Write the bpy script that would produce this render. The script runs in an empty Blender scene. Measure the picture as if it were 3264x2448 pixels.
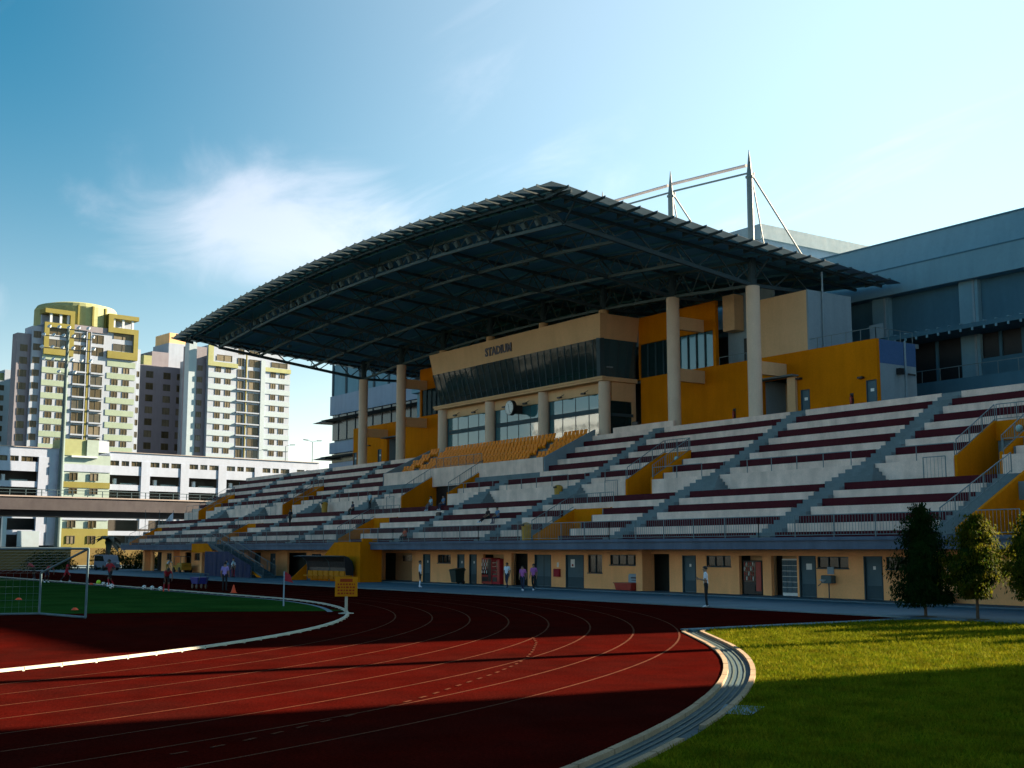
import bpy, bmesh, math, random
from mathutils import Vector, Matrix
import numpy as np
random.seed(7); rng = np.random.default_rng(7)
R = math.radians
SC = bpy.context.scene
COL = SC.collection

# ------------------------------------------------------------------ camera, sky, sun, exposure
cam = bpy.data.cameras.new('camera'); cam.sensor_width = 36; cam.lens = 43.28
cam.clip_start = .1; cam.clip_end = 6000
camo = bpy.data.objects.new('camera', cam); COL.objects.link(camo)
camo.location = (0, 0, 2.4); camo.rotation_euler = (R(97.7), 0, R(55.4)); SC.camera = camo

SUN_AZ, SUN_EL = 83.0, 20.9                     # azimuth counted from +X towards +Y
SUN = Vector((math.cos(R(SUN_AZ))*math.cos(R(SUN_EL)), math.sin(R(SUN_AZ))*math.cos(R(SUN_EL)), math.sin(R(SUN_EL))))
world = bpy.data.worlds.new('World'); SC.world = world; world.use_nodes = True
def build_world():
    nt = world.node_tree; N = nt.nodes; L = nt.links; N.clear()
    out = N.new('ShaderNodeOutputWorld'); bg = N.new('ShaderNodeBackground'); bg.inputs['Strength'].default_value = 0.05
    sky = N.new('ShaderNodeTexSky'); sky.sky_type = 'NISHITA'; sky.sun_disc = False
    sky.sun_elevation = R(SUN_EL); sky.sun_rotation = R(90-SUN_AZ)
    sky.air_density = 1.0; sky.dust_density = 1.5; sky.ozone_density = 3.0; sky.altitude = 0
    tint = N.new('ShaderNodeMixRGB'); tint.blend_type = 'MULTIPLY'; tint.inputs[0].default_value = 1; L.new(sky.outputs[0], tint.inputs[1]); tint.inputs[2].default_value = (*SKY_TINT, 1); skyc = tint.outputs[0]
    tc = N.new('ShaderNodeTexCoord'); sep = N.new('ShaderNodeSeparateXYZ'); L.new(tc.outputs['Generated'], sep.inputs[0])
    def math_(op, a, b=None, c=None, clamp=False):
        n = N.new('ShaderNodeMath'); n.operation = op; n.use_clamp = clamp
        for i, v in enumerate((a, b, c)):
            if v is None: continue
            if isinstance(v, (int, float)): n.inputs[i].default_value = v
            else: L.new(v, n.inputs[i])
        return n.outputs[0]
    zz = math_('ADD', math_('MAXIMUM', sep.outputs[2], 0.0), .12)
    px = math_('DIVIDE', sep.outputs[0], zz); py = math_('DIVIDE', sep.outputs[1], zz)
    comb = N.new('ShaderNodeCombineXYZ'); L.new(px, comb.inputs[0]); L.new(py, comb.inputs[1])
    mp = N.new('ShaderNodeMapping'); mp.inputs['Rotation'].default_value = (0, 0, R(30)); mp.inputs['Scale'].default_value = (.9, 1.9, 1)
    L.new(comb.outputs[0], mp.inputs[0])
    n1 = N.new('ShaderNodeTexNoise'); n1.inputs['Scale'].default_value = 1.5; n1.inputs['Detail'].default_value = 9
    n1.inputs['Roughness'].default_value = .58; n1.inputs['Distortion'].default_value = .9; L.new(mp.outputs[0], n1.inputs['Vector'])
    n2 = N.new('ShaderNodeTexNoise'); n2.inputs['Scale'].default_value = .35; n2.inputs['Detail'].default_value = 3; L.new(mp.outputs[0], n2.inputs['Vector'])
    # two standing cloud banks (directions in the sky)
    def blob(d, rad, amp, sx=1.0):
        dn = N.new('ShaderNodeVectorMath'); dn.operation = 'SUBTRACT'; L.new(tc.outputs['Generated'], dn.inputs[0]); dn.inputs[1].default_value = d
        sc = N.new('ShaderNodeVectorMath'); sc.operation = 'MULTIPLY'; L.new(dn.outputs[0], sc.inputs[0]); sc.inputs[1].default_value = (1, 1, sx)
        ln = N.new('ShaderNodeVectorMath'); ln.operation = 'LENGTH'; L.new(sc.outputs[0], ln.inputs[0])
        r = math_('DIVIDE', ln.outputs[1], rad); f = math_('SUBTRACT', 1.0, r, clamp=True)
        return math_('MULTIPLY', f, amp)
    b = math_('ADD', blob(CLOUD[0], .15, .46, 2.1), blob(CLOUD[1], .13, .36, 2.1))
    b = math_('ADD', b, blob(CLOUD[2], .16, .22, 3.4))
    b = math_('ADD', b, math_('MULTIPLY', math_('SUBTRACT', n2.outputs[0], .56), .30))
    v = math_('ADD', n1.outputs[0], b)
    m = N.new('ShaderNodeMapRange'); m.interpolation_type = 'SMOOTHSTEP'; L.new(v, m.inputs['Value'])
    m.inputs['From Min'].default_value = .56; m.inputs['From Max'].default_value = 1.08; m.inputs['To Max'].default_value = .9
    mix = N.new('ShaderNodeMixRGB'); L.new(m.outputs[0], mix.inputs[0]); L.new(skyc, mix.inputs[1])
    # clouds take the colour of the sky behind, whitened and brightened
    bright = N.new('ShaderNodeMixRGB'); bright.blend_type = 'ADD'; bright.inputs[0].default_value = 1
    L.new(skyc, bright.inputs[1]); bright.inputs[2].default_value = (*CLOUD_ADD, 1)
    L.new(bright.outputs[0], mix.inputs[2])
    # thin high veil that scatters the low sun: brighter towards the sun, and haze low over the horizon
    dt = N.new('ShaderNodeVectorMath'); dt.operation = 'DOT_PRODUCT'; L.new(tc.outputs['Generated'], dt.inputs[0]); dt.inputs[1].default_value = SUN
    vr = N.new('ShaderNodeMapRange'); vr.interpolation_type = 'SMOOTHSTEP'; L.new(dt.outputs['Value'], vr.inputs['Value']); vr.inputs['From Min'].default_value = VEIL[0]; vr.inputs['From Max'].default_value = VEIL[1]; vr.inputs['To Max'].default_value = VEIL[2]
    hz = math_('MULTIPLY', math_('POWER', math_('SUBTRACT', 1.0, math_('MAXIMUM', sep.outputs[2], 0.0), clamp=True), 9.0), HAZE)
    va = math_('MULTIPLY', vr.outputs[0], math_('ADD', math_('MULTIPLY', n2.outputs[0], .5), .75))
    vs = N.new('ShaderNodeVectorMath'); vs.operation = 'SCALE'; vs.inputs[0].default_value = (1.12, .99, .92); L.new(va, vs.inputs['Scale'])
    fin = N.new('ShaderNodeMixRGB'); fin.blend_type = 'ADD'; fin.inputs[0].default_value = 1; L.new(mix.outputs[0], fin.inputs[1]); L.new(vs.outputs[0], fin.inputs[2])
    hs = N.new('ShaderNodeVectorMath'); hs.operation = 'SCALE'; hs.inputs[0].default_value = (1.40, .98, .78); L.new(hz, hs.inputs['Scale'])
    fin2 = N.new('ShaderNodeMixRGB'); fin2.blend_type = 'ADD'; fin2.inputs[0].default_value = 1; L.new(fin.outputs[0], fin2.inputs[1]); L.new(hs.outputs[0], fin2.inputs[2])
    L.new(fin2.outputs[0], bg.inputs['Color']); L.new(bg.outputs[0], out.inputs['Surface'])
CLOUD = [(-.893, .345, .262), (-.85, .425, .25), (-.985, .10, .17)]
CLOUD_ADD = (1.75, 1.25, 1.12); VEIL = (.16, .84, 1.75); HAZE = 4.4; SKY_TINT = (.066, .445, .465)
build_world()
sl = bpy.data.lights.new('sun', 'SUN'); sl.energy = 5.0; sl.angle = R(.53); sl.color = (1, .79, .54)
so = bpy.data.objects.new('sun', sl); COL.objects.link(so); so.rotation_euler = SUN.to_track_quat('Z', 'Y').to_euler(); so.location = SUN*300
SC.view_settings.view_transform = 'Standard'; SC.view_settings.look = 'None'; SC.view_settings.exposure = 2.68; SC.view_settings.gamma = 1
SC.render.engine = 'CYCLES'
SC.cycles.max_bounces = 6; SC.cycles.diffuse_bounces = 3; SC.cycles.glossy_bounces = 3; SC.cycles.transmission_bounces = 4; SC.cycles.transparent_max_bounces = 6
SC.cycles.use_denoising = True
SC.cycles.caustics_reflective = False; SC.cycles.caustics_refractive = False

# ------------------------------------------------------------------ materials
MATS = {}
def M(name, col=None, rough=.65, var=.14, scale=.8, fine=.06, metal=0., spec=.4, streak=0., bump=0., bscale=30., trans=0., alt=None, altscale=3.):
    if name in MATS: return MATS[name]
    m = bpy.data.materials.new(name); m.use_nodes = True; nt = m.node_tree; N, L = nt.nodes, nt.links
    p = N['Principled BSDF']; p.inputs['Roughness'].default_value = rough; p.inputs['Metallic'].default_value = metal
    p.inputs['Specular IOR Level'].default_value = spec
    g = N.new('ShaderNodeNewGeometry')
    def noise(sc, det=4, vec=None, ro=.55):
        n = N.new('ShaderNodeTexNoise'); n.inputs['Scale'].default_value = sc; n.inputs['Detail'].default_value = det; n.inputs['Roughness'].default_value = ro
        L.new(vec or g.outputs['Position'], n.inputs['Vector']); return n.outputs[0]
    def rng_(v, lo, hi, a=.3, b=.7):
        r = N.new('ShaderNodeMapRange'); r.inputs['From Min'].default_value = a; r.inputs['From Max'].default_value = b
        r.inputs['To Min'].default_value = lo; r.inputs['To Max'].default_value = hi; L.new(v, r.inputs['Value']); return r.outputs[0]
    def mul(a, b):
        n = N.new('ShaderNodeMath'); n.operation = 'MULTIPLY'; L.new(a, n.inputs[0]); L.new(b, n.inputs[1]); return n.outputs[0]
    f = mul(rng_(noise(scale), 1-var, 1+var), rng_(noise(scale*23, 2), 1-fine, 1+fine))
    if streak:
        mp = N.new('ShaderNodeMapping'); mp.inputs['Scale'].default_value = (.95, .95, .13); L.new(g.outputs['Position'], mp.inputs[0])
        f = mul(f, rng_(noise(1.6, 5, mp.outputs[0]), 1-streak, 1.0, .35, .6))
    base = N.new('ShaderNodeRGB'); base.outputs[0].default_value = (*col, 1)
    c = base.outputs[0]
    if alt:
        mx = N.new('ShaderNodeMixRGB'); mx.inputs[2].default_value = (*alt, 1); L.new(c, mx.inputs[1]); L.new(rng_(noise(altscale, 6, ro=.7), 0, 1, .4, .62), mx.inputs[0]); c = mx.outputs[0]
    vm = N.new('ShaderNodeVectorMath'); vm.operation = 'SCALE'; L.new(c, vm.inputs[0]); L.new(f, vm.inputs['Scale'])
    L.new(vm.outputs[0], p.inputs['Base Color'])
    L.new(rng_(noise(scale*7, 3), max(.03, rough-.08), min(1, rough+.08)), p.inputs['Roughness'])
    if bump:
        bn = N.new('ShaderNodeBump'); bn.inputs['Strength'].default_value = bump; bn.inputs['Distance'].default_value = .02
        L.new(noise(bscale, 3), bn.inputs['Height']); L.new(bn.outputs[0], p.inputs['Normal'])
    if trans:
        t = N.new('ShaderNodeBsdfTranslucent'); L.new(vm.outputs[0], t.inputs[0]); a = N.new('ShaderNodeMixShader'); a.inputs[0].default_value = trans
        L.new(p.outputs[0], a.inputs[1]); L.new(t.outputs[0], a.inputs[2]); L.new(a.outputs[0], N['Material Output'].inputs['Surface'])
    MATS[name] = m; return m
M('track_red', (.036, .0028, .0019), .95, .20, .9, .30, bump=.5, bscale=60, spec=.0, alt=(.026, .0036, .0027), altscale=.28)
M('line_white', (.066, .020, .010), .85, .3, 2, .4, spec=.02)
M('kerb_white', (.42, .385, .32), .65, .08, 1, spec=.06)
M('pitch_grass', (.011, .045, .010), .95, .25, .3, .2, alt=(.018, .055, .011), altscale=.35, bump=.6, bscale=18, spec=.0)
M('verge_grass', (.044, .074, .0026), .95, .28, .5, .28, alt=(.070, .082, .0034), altscale=1.3, bump=.8, bscale=24, spec=.0)
M('blade', (.092, .118, .0040), .85, .40, 1.2, .34, alt=(.155, .140, .007), altscale=2., trans=.2, spec=.01)
M('ground', (.07, .075, .05), .95, .3, .05, .2)
M('apron', (.115, .165, .20), .9, .16, .3, .08, bump=.2, bscale=20, spec=.1)
M('kerb_stone', (.28, .205, .14), .85, .18, 2, .16, spec=.03)
M('drain_metal', (.025, .058, .075), .7, .2, 1.5, .1, spec=.15)
M('drain_line', (.055, .075, .062), .6, .2, 2, spec=.15)
M('concrete', (.16, .205, .225), .9, .15, .5, .06, streak=.12, spec=.15)
M('slab', (.115, .14, .195), .85, .12, .3, .05, streak=.2, spec=.15)
M('white_paint', (.85, .625, .53), .8, .13, 1.1, .09, streak=.16, spec=.05)
M('red_paint', (.062, .0065, .0125), .7, .14, .5, .08, spec=.12)
M('yellow_paint', (.60, .18, .003), .85, .11, .35, .06, streak=.10, spec=.04)
M('orange_seat', (.85, .235, .004), .5, .15, 3, .05, spec=.2)
M('tan_wall', (.68, .42, .23), .8, .08, .35, .05, streak=.06, spec=.05)
M('peach_wall', (.97, .46, .20), .8, .09, .5, .05, streak=.08, spec=.04)
M('column_paint', (.70, .53, .41), .7, .07, .5, .04, streak=.04, spec=.1)
M('blue_paint', (.06, .125, .27), .75, .1, .4, spec=.08)
M('grey_wall', (.24, .31, .36), .8, .08, .25, .04, streak=.08, spec=.12)
M('grey_clad', (.17, .30, .375), .75, .08, .15, .03, streak=.08, spec=.06)
M('dark_clad', (.065, .15, .21), .75, .1, .15, .03, streak=.08, spec=.08)
M('door_blue', (.075, .125, .155), .6, .1, 1, spec=.2)
M('door_dark', (.02, .023, .026), .6, .1, 1)
M('window_dark', (.012, .014, .016), .18, .1, 1, spec=.5)
M('steel', (.045, .078, .098), .65, .12, .8, .05, spec=.15)
M('steel_light', (.088, .128, .138), .65, .12, .8, .05, spec=.12)
M('roof_deck', (.11, .29, .43), .85, .10, .4, .04, spec=.04)
M('roof_top', (.30, .33, .36), .5, .1, .3, metal=.2)
M('edge_sheet', (.20, .25, .29), .6, .08, .8, .03, trans=.6, spec=.1)
M('mast_paint', (.11, .16, .185), .6, .1, .6, spec=.2)
M('tube_sunlit', (.62, .52, .50), .45, .1, .6)  # pink sunlight on the top tube, put into its colour
M('rail', (.12, .17, .19), .5, .1, 2, metal=.1)
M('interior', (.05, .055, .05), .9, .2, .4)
M('blind_glow', (.05, .11, .095), .8, .15, 1)
M('goal_paint', (.10, .15, .175), .6, .1, 2, spec=.1)
M('black', (.012, .012, .014), .5, .1, 1)
M('white_plain', (.75, .75, .74), .5, .06, 1)
M('letter', (.02, .02, .05), .5, .1, 1)
M('bin_green', (.012, .03, .025), .5, .15, 3)
M('bin_yellow', (.42, .22, .02), .5, .15, 3)
M('red_plastic', (.35, .03, .02), .45, .12, 3)
M('orange_cone', (.75, .07, .01), .5, .1, 3)
M('blue_tarp', (.008, .014, .06), .75, .25, 1.2, .1, bump=.6, bscale=3)
M('blue_plastic', (.03, .035, .22), .5, .1, 2)
M('sign_yellow', (.50, .18, .004), .6, .08, 2, spec=.1)
M('sign_red', (.28, .035, .008), .6, .1, 2, spec=.1)
M('lamp_globe', (.35, .55, .55), .3, .05, 1)
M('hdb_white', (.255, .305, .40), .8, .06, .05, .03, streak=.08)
M('hdb_grey_shaded', (.165, .16, .20), .8, .06, .05, .03, streak=.08)  # grey for tower faces in shade, the shade put into the colour
M('hdb_pale', (.26, .335, .405), .8, .05, .05, .03)
M('hdb_green', (.205, .275, .225), .8, .06, .06, .03, streak=.06)
M('hdb_olive', (.155, .14, .025), .8, .07, .06, .03, streak=.06)
M('hdb_lime', (.23, .255, .125), .8, .07, .06)
M('hdb_window', (.040, .030, .010), .35, .25, .3, .2)
M('hdb_curtain', (.11, .095, .065), .8, .2, 1)
M('hdb_window_pale', (.06, .055, .04), .15, .2, 1)  # lighter brown pane, one of the random window variants
M('hdb_frame', (.085, .07, .045), .7, .1, 1)
M('hdb_bright', (.44, .50, .56), .8, .04, .1)
M('low_white', (.285, .335, .45), .75, .05, .08, .03, streak=.06)
M('low_green', (.245, .315, .30), .8, .05, .08)
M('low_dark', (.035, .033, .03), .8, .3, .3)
M('viaduct', (.05, .045, .055), .85, .15, .1, .05, streak=.15)
M('viaduct_top', (.30, .26, .25), .8, .1, .2)
M('drygrass', (.12, .085, .025), .95, .25, .08)
M('bark', (.09, .06, .04), .9, .2, 6, bump=.5, bscale=25)
M('leaf_shaded', (.008, .022, .004), .85, .35, 3, .3, trans=.1, spec=.03)  # darker leaf copy: the shade is put into the colour
M('leaf_sun', (.020, .048, .004), .8, .35, 3, .3, alt=(.115, .100, .008), altscale=2.6, trans=.5, spec=.03)  # lit leaf copy: yellow patches stand in for sunlight on the leaves
M('palm', (.02, .028, .012), .6, .3, 2)
M('skin', (.30, .17, .11), .6, .08, 8); M('skin_dark', (.13, .07, .045), .6, .08, 8)
M('hair', (.012, .010, .010), .6, .1, 8)
for n_, c_ in dict(cl_white=(.72, .74, .82), cl_red=(.36, .016, .03), cl_black=(.010, .010, .013), cl_navy=(.02, .03, .07), cl_pink=(.42, .12, .38), cl_blue=(.10, .19, .32), cl_orange=(.65, .09, .02), cl_grey=(.14, .16, .2), cl_sky=(.33, .48, .55), cl_violet=(.30, .22, .55)).items(): M(n_, c_, .8, .12, 9, .08)

def glass_mat(name, tint, rough=.04, refl=.5, alpha=.5, ior=1.5):
    m = bpy.data.materials.new(name); m.use_nodes = True; N, L = m.node_tree.nodes, m.node_tree.links
    p = N['Principled BSDF']; p.inputs['Base Color'].default_value = (*tint, 1); p.inputs['Roughness'].default_value = rough; p.inputs['Specular IOR Level'].default_value = refl; p.inputs['IOR'].default_value = ior
    g = N.new('ShaderNodeNewGeometry'); n = N.new('ShaderNodeTexNoise'); n.inputs['Scale'].default_value = .7; L.new(g.outputs['Position'], n.inputs['Vector'])
    bn = N.new('ShaderNodeBump'); bn.inputs['Strength'].default_value = .06; bn.inputs['Distance'].default_value = .05; L.new(n.outputs[0], bn.inputs['Height']); L.new(bn.outputs[0], p.inputs['Normal'])
    t = N.new('ShaderNodeBsdfTransparent'); t.inputs[0].default_value = (*[min(1, c*4+.25) for c in tint], 1)
    mx = N.new('ShaderNodeMixShader'); mx.inputs[0].default_value = alpha; L.new(t.outputs[0], mx.inputs[1]); L.new(p.outputs[0], mx.inputs[2]); L.new(mx.outputs[0], N['Material Output'].inputs['Surface'])
    MATS[name] = m
glass_mat('glass_dark', (.015, .04, .045), alpha=.7, refl=.22, ior=1.22); glass_mat('glass_teal', (.05, .16, .19), alpha=.9, ior=1.95); glass_mat('glass_blue', (.06, .12, .15), alpha=.75)

# ------------------------------------------------------------------ mesh building
def wloc(o):
    v = Vector((0, 0, 0))
    while o is not None: v += o.location; o = o.parent
    return v
class MB:
    def __init__(s): s.v = []; s.f = []; s.m = []; s.cur = 0
    def mat(s, i): s.cur = i; return s
    def add(s, vs, fs):
        k = len(s.v); s.v += [tuple(v) for v in vs]; s.f += [tuple(i+k for i in f) for f in fs]; s.m += [s.cur]*len(fs); return s
    def box(s, x0, x1, y0, y1, z0, z1):
        x0, x1 = sorted((x0, x1)); y0, y1 = sorted((y0, y1)); z0, z1 = sorted((z0, z1))
        return s.add([(x0,y0,z0),(x1,y0,z0),(x1,y1,z0),(x0,y1,z0),(x0,y0,z1),(x1,y0,z1),(x1,y1,z1),(x0,y1,z1)],
                     [(0,3,2,1),(4,5,6,7),(0,1,5,4),(1,2,6,5),(2,3,7,6),(3,0,4,7)])
    def bbox(s, x0, x1, y0, y1, z0, z1, b=.02):                      # box with chamfered vertical and top edges
        p = [(x0+b,y0),(x1-b,y0),(x1,y0+b),(x1,y1-b),(x1-b,y1),(x0+b,y1),(x0,y1-b),(x0,y0+b)]
        q = [(x0+2*b,y0+b),(x1-2*b,y0+b),(x1-b,y0+2*b),(x1-b,y1-2*b),(x1-2*b,y1-b),(x0+2*b,y1-b),(x0+b,y1-2*b),(x0+b,y0+2*b)]
        vs = [(a,c,z0) for a,c in p]+[(a,c,z1-b) for a,c in p]+[(a,c,z1) for a,c in q]
        fs = [tuple(range(7,-1,-1)), tuple(range(16,24))]
        for k in (0, 8): fs += [(k+i, k+(i+1)%8, k+8+(i+1)%8, k+8+i) for i in range(8)]
        return s.add(vs, fs)
    def prism(s, poly, axis, a, b):                                  # poly of 2-D points extruded along axis from a to b
        n = len(poly)
        def P(p, t): return (t, p[0], p[1]) if axis == 0 else ((p[0], t, p[1]) if axis == 1 else (p[0], p[1], t))
        vs = [P(p, a) for p in poly]+[P(p, b) for p in poly]
        return s.add(vs, [tuple(range(n-1,-1,-1)), tuple(range(n, 2*n))]+[(i, (i+1)%n, n+(i+1)%n, n+i) for i in range(n)])
    def tube(s, p0, p1, r0, r1=None, n=6, cap=True):
        p0, p1 = Vector(p0), Vector(p1); r1 = r0 if r1 is None else r1
        d = (p1-p0).normalized(); a = d.orthogonal().normalized(); b = d.cross(a)
        vs = []
        for p, r in ((p0, r0), (p1, r1)):
            vs += [p+(a*math.cos(2*math.pi*i/n)+b*math.sin(2*math.pi*i/n))*r for i in range(n)]
        fs = [(i, (i+1)%n, n+(i+1)%n, n+i) for i in range(n)]
        if cap: fs += [tuple(range(n-1,-1,-1)), tuple(range(n, 2*n))]
        return s.add(vs, fs)
    def bar(s, p0, p1, w, h=None):                                   # rectangular bar
        h = w if h is None else h; p0, p1 = Vector(p0), Vector(p1); d = (p1-p0).normalized()
        up = Vector((0,0,1)) if abs(d.z) < .95 else Vector((0,1,0))
        a = d.cross(up).normalized(); b = a.cross(d)
        c = [(-w/2,-h/2),(w/2,-h/2),(w/2,h/2),(-w/2,h/2)]
        return s.add([p+a*u+b*t for p in (p0, p1) for u, t in c], [(3,2,1,0),(4,5,6,7),(0,1,5,4),(1,2,6,5),(2,3,7,6),(3,0,4,7)])
    def lathe(s, prof, c=(0,0,0), n=16):
        vs = []; 
        for r, z in prof: vs += [(c[0]+r*math.cos(2*math.pi*i/n), c[1]+r*math.sin(2*math.pi*i/n), c[2]+z) for i in range(n)]
        fs = [(k*n+i, k*n+(i+1)%n, (k+1)*n+(i+1)%n, (k+1)*n+i) for k in range(len(prof)-1) for i in range(n)]
        fs += [tuple(range(n-1,-1,-1)), tuple(range((len(prof)-1)*n, len(prof)*n))]
        return s.add(vs, fs)
    def strip(s, A, B): 
        n = len(A); return s.add(list(A)+list(B), [(i, i+1, n+i+1, n+i) for i in range(n-1)])
    def mesh(s, name, mats, off=Vector((0,0,0)), smooth=False):
        me = bpy.data.meshes.new(name); me.from_pydata([tuple(Vector(v)-off) for v in s.v], [], s.f)
        for m in ([mats] if isinstance(mats, str) else mats): me.materials.append(MATS[m])
        if any(s.m): me.polygons.foreach_set('material_index', s.m)
        if smooth: me.polygons.foreach_set('use_smooth', [True]*len(s.f))
        me.update(); return me
    def build(s, name, mats, parent=None, world=True, origin=None, smooth=False):
        off = (wloc(parent) if parent is not None and world else Vector((0,0,0)))
        if origin is not None: off = off+Vector(origin)
        o = bpy.data.objects.new(name, s.mesh(name, mats, off, smooth)); COL.objects.link(o)
        if parent is not None: o.parent = parent
        if origin is not None: o.location = origin
        return o
def tag(o, label=None, cat=None, group=None, kind=None):
    if label: o['label'] = label
    if cat: o['category'] = cat
    if group: o['group'] = group
    if kind: o['kind'] = kind
    return o
def empty(name, loc=(0,0,0), rz=0):
    o = bpy.data.objects.new(name, None); COL.objects.link(o); o.location = loc; o.rotation_euler = (0,0,rz); o.empty_display_size = .2; return o
def inst(name, me, parent=None, loc=(0,0,0), rot=(0,0,0), scale=None):
    o = bpy.data.objects.new(name, me); COL.objects.link(o)
    if parent is not None: o.parent = parent
    o.location = loc; o.rotation_euler = rot
    if scale: o.scale = scale
    return o
def smooth_by_angle(o, ang=40):
    pass

# ------------------------------------------------------------------ ground, track, drain, verge
MB().add([(-3000,-3000,-.06),(3000,-3000,-.06),(3000,3000,-.06),(-3000,3000,-.06)], [(0,1,2,3)]).build('ground', 'ground')['kind'] = 'structure'
TC = (-59.5, -11.9); R_IN = 37.7
DC, DR = (-50.39, -13.94), 45.10                                    # the outer drain follows this arc
def arc(c, r, a0, a1, n): return [(c[0]+r*math.cos(R(a0+(a1-a0)*i/n)), c[1]+r*math.sin(R(a0+(a1-a0)*i/n))) for i in range(n+1)]
drain_in = [(-28.35, 25.95), (-27.75, 25.25)] + arc(DC, DR, 57.0, -12, 46)
drain_in = drain_in[:2]+drain_in[3:]
def offset(pts, d):
    out = []
    for i, p in enumerate(pts):
        a = Vector(pts[max(0, i-1)]); b = Vector(pts[min(len(pts)-1, i+1)]); t = (b-a).normalized(); n = Vector((-t.y, t.x)); q = Vector(p)+n*d; out.append((q.x, q.y))
    return out
DW = .64
d_a = drain_in; d_b = offset(drain_in, .10); d_c = offset(drain_in, DW-.10); d_d = offset(drain_in, DW)
track = MB(); tp = [(-230, 37.3), (-230, -80), (-30, -80)] + [p for p in reversed(drain_in)] + [(-28.6, 26.2), (-28.6, 37.3)]
track.add([(x, y, 0) for x, y in tp], [tuple(range(len(tp)))])
trk = tag(track.build('running_track', 'track_red'), kind='structure')
def lane_path(r, x0=-200, a1=-34): return [(x, TC[1]+r) for x in np.linspace(x0, TC[0]-.01, 24)] + arc(TC, r, 90, a1, 90)
for i in range(1, 9):
    p = lane_path(38.15+1.33*i, a1=-22); b = MB(); w = .027
    A = offset(p, -w); B = offset(p, w); b.strip([(x,y,.004) for x,y in A], [(x,y,.004) for x,y in B]); b.build('lane_line', 'line_white', trk)
dash = [(-32.5,22.5),(-28.4,20.3),(-26.7,19.2),(-24.5,17.5),(-23.0,16.25),(-21.8,15.1),(-20.5,13.7),(-19.4,12.36),(-18.1,10.8),(-17.2,9.57),(-16.3,8.08),(-15.9,7.44),(-15.56,6.94),(-15.2,6.36),(-14.9,5.8),(-14.7,5.24),(-14.4,4.66)]
def along(pts):
    ds = [0]
    for a, b in zip(pts, pts[1:]): ds.append(ds[-1]+math.dist(a, b))
    return ds
ds = along(dash); dx = [p[0] for p in dash]; dy = [p[1] for p in dash]
b = MB(); s = 4.6
while s < ds[-1]-.3:
    p0 = Vector((np.interp(s, ds, dx), np.interp(s, ds, dy))); p1 = Vector((np.interp(s+.26, ds, dx), np.interp(s+.26, ds, dy)))
    t = (p1-p0).normalized(); n = Vector((-t.y, t.x))*.03
    b.add([(*(p0-n), .008), (*(p1-n), .008), (*(p1+n), .008), (*(p0+n), .008)], [(0,1,2,3)]); s += .62
tag(b.build('dashed_line', 'line_white', trk), kind='stuff')
# inner kerb: white rail in short lengths on little feet
kp = [(x, TC[1]+R_IN) for x in np.arange(-140, TC[0], 1.0)] + arc(TC, R_IN, 90, -14, 68)
kerb = tag(empty('inner_kerb', (-25.6, 5.7, 0)), kind='structure')
for a, c in zip(kp, kp[1:]):
    va, vc = Vector(a), Vector(c); t = (vc-va).normalized(); n = Vector((-t.y, t.x)); va = va+t*.012; vc = vc-t*.012
    bb = MB(); bb.add([(*(va-n*.06), .02), (*(vc-n*.06), .02), (*(vc+n*.06), .02), (*(va+n*.06), .02), (*(va-n*.05), .075), (*(vc-n*.05), .075), (*(vc+n*.05), .075), (*(va+n*.05), .075)],
                      [(0,3,2,1),(4,5,6,7),(0,1,5,4),(1,2,6,5),(2,3,7,6),(3,0,4,7)])
    f = va+t*.03+n*.0; bb.bar((*(f-n*.085), .012), (*(f+n*.085), .012), .06, .024)
    bb.build('kerb_rail', 'kerb_white', kerb)
# football pitch grass laid on the D-zone
gp = [(-48.9, 13.0), (-47.2, 18.4), (-44.7, 23.0)] + [p for p in arc(TC, R_IN-.75, 70.5, 90, 14)] + [(-230, TC[1]+R_IN-.75), (-230, -60), (-54, -60), (-52.5, 0)]
tag(MB().add([(x, y, .012) for x, y in gp], [tuple(range(len(gp)))]).build('pitch_grass', 'pitch_grass'), kind='structure')
w_ = [p for p in arc(TC, R_IN-.62, 66, 90, 18)] + [(-150, TC[1]+R_IN-.62)]
tag(MB().strip([(x,y,.016) for x,y in offset(w_, -.11)], [(x,y,.016) for x,y in offset(w_, .11)]).build('touch_line', 'apron'), kind='structure')
# drain between track and verge
dr = tag(empty('drain_channel', (-17, 17, 0)), kind='structure')
MB().strip([(x,y,-.03) for x,y in d_a], [(x,y,-.03) for x,y in d_d]).build('channel_bed', 'drain_metal', dr)
for nm, P, Q in (('track_edging', d_a, d_b), ('verge_edging', d_c, d_d)):
    for i in range(len(P)-1):
        if nm == 'verge_edging' and 16 <= i <= 16: continue
        def lerp(u, v, t): return (u[0]+(v[0]-u[0])*t, u[1]+(v[1]-u[1])*t)
        a, b2, c2, d2 = lerp(P[i], P[i+1], .012), lerp(P[i], P[i+1], .988), lerp(Q[i], Q[i+1], .988), lerp(Q[i], Q[i+1], .012)
        z = .035+random.uniform(-.004, .004)
        bb = MB(); bb.add([(*a,-.05),(*b2,-.05),(*c2,-.05),(*d2,-.05),(*a,z),(*b2,z),(*c2,z),(*d2,z)], [(0,1,2,3),(7,6,5,4),(4,5,1,0),(5,6,2,1),(6,7,3,2),(7,4,0,3)])
        bb.build('edging_stone', 'kerb_stone', dr)
for k in (.33, .5, .67):
    P = offset(drain_in, DW*k-.015); Q = offset(drain_in, DW*k+.015)
    MB().strip([(x,y,-.012) for x,y in P], [(x,y,-.012) for x,y in Q]).build('grating_rib', 'drain_line', dr)
MB().add([(-14.35,13.95,.02),(-13.65,13.1,.02),(-13.2,13.35,.02),(-13.8,14.25,.02)], [(0,1,2,3)]).build('side_slab', 'apron', dr)
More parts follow.
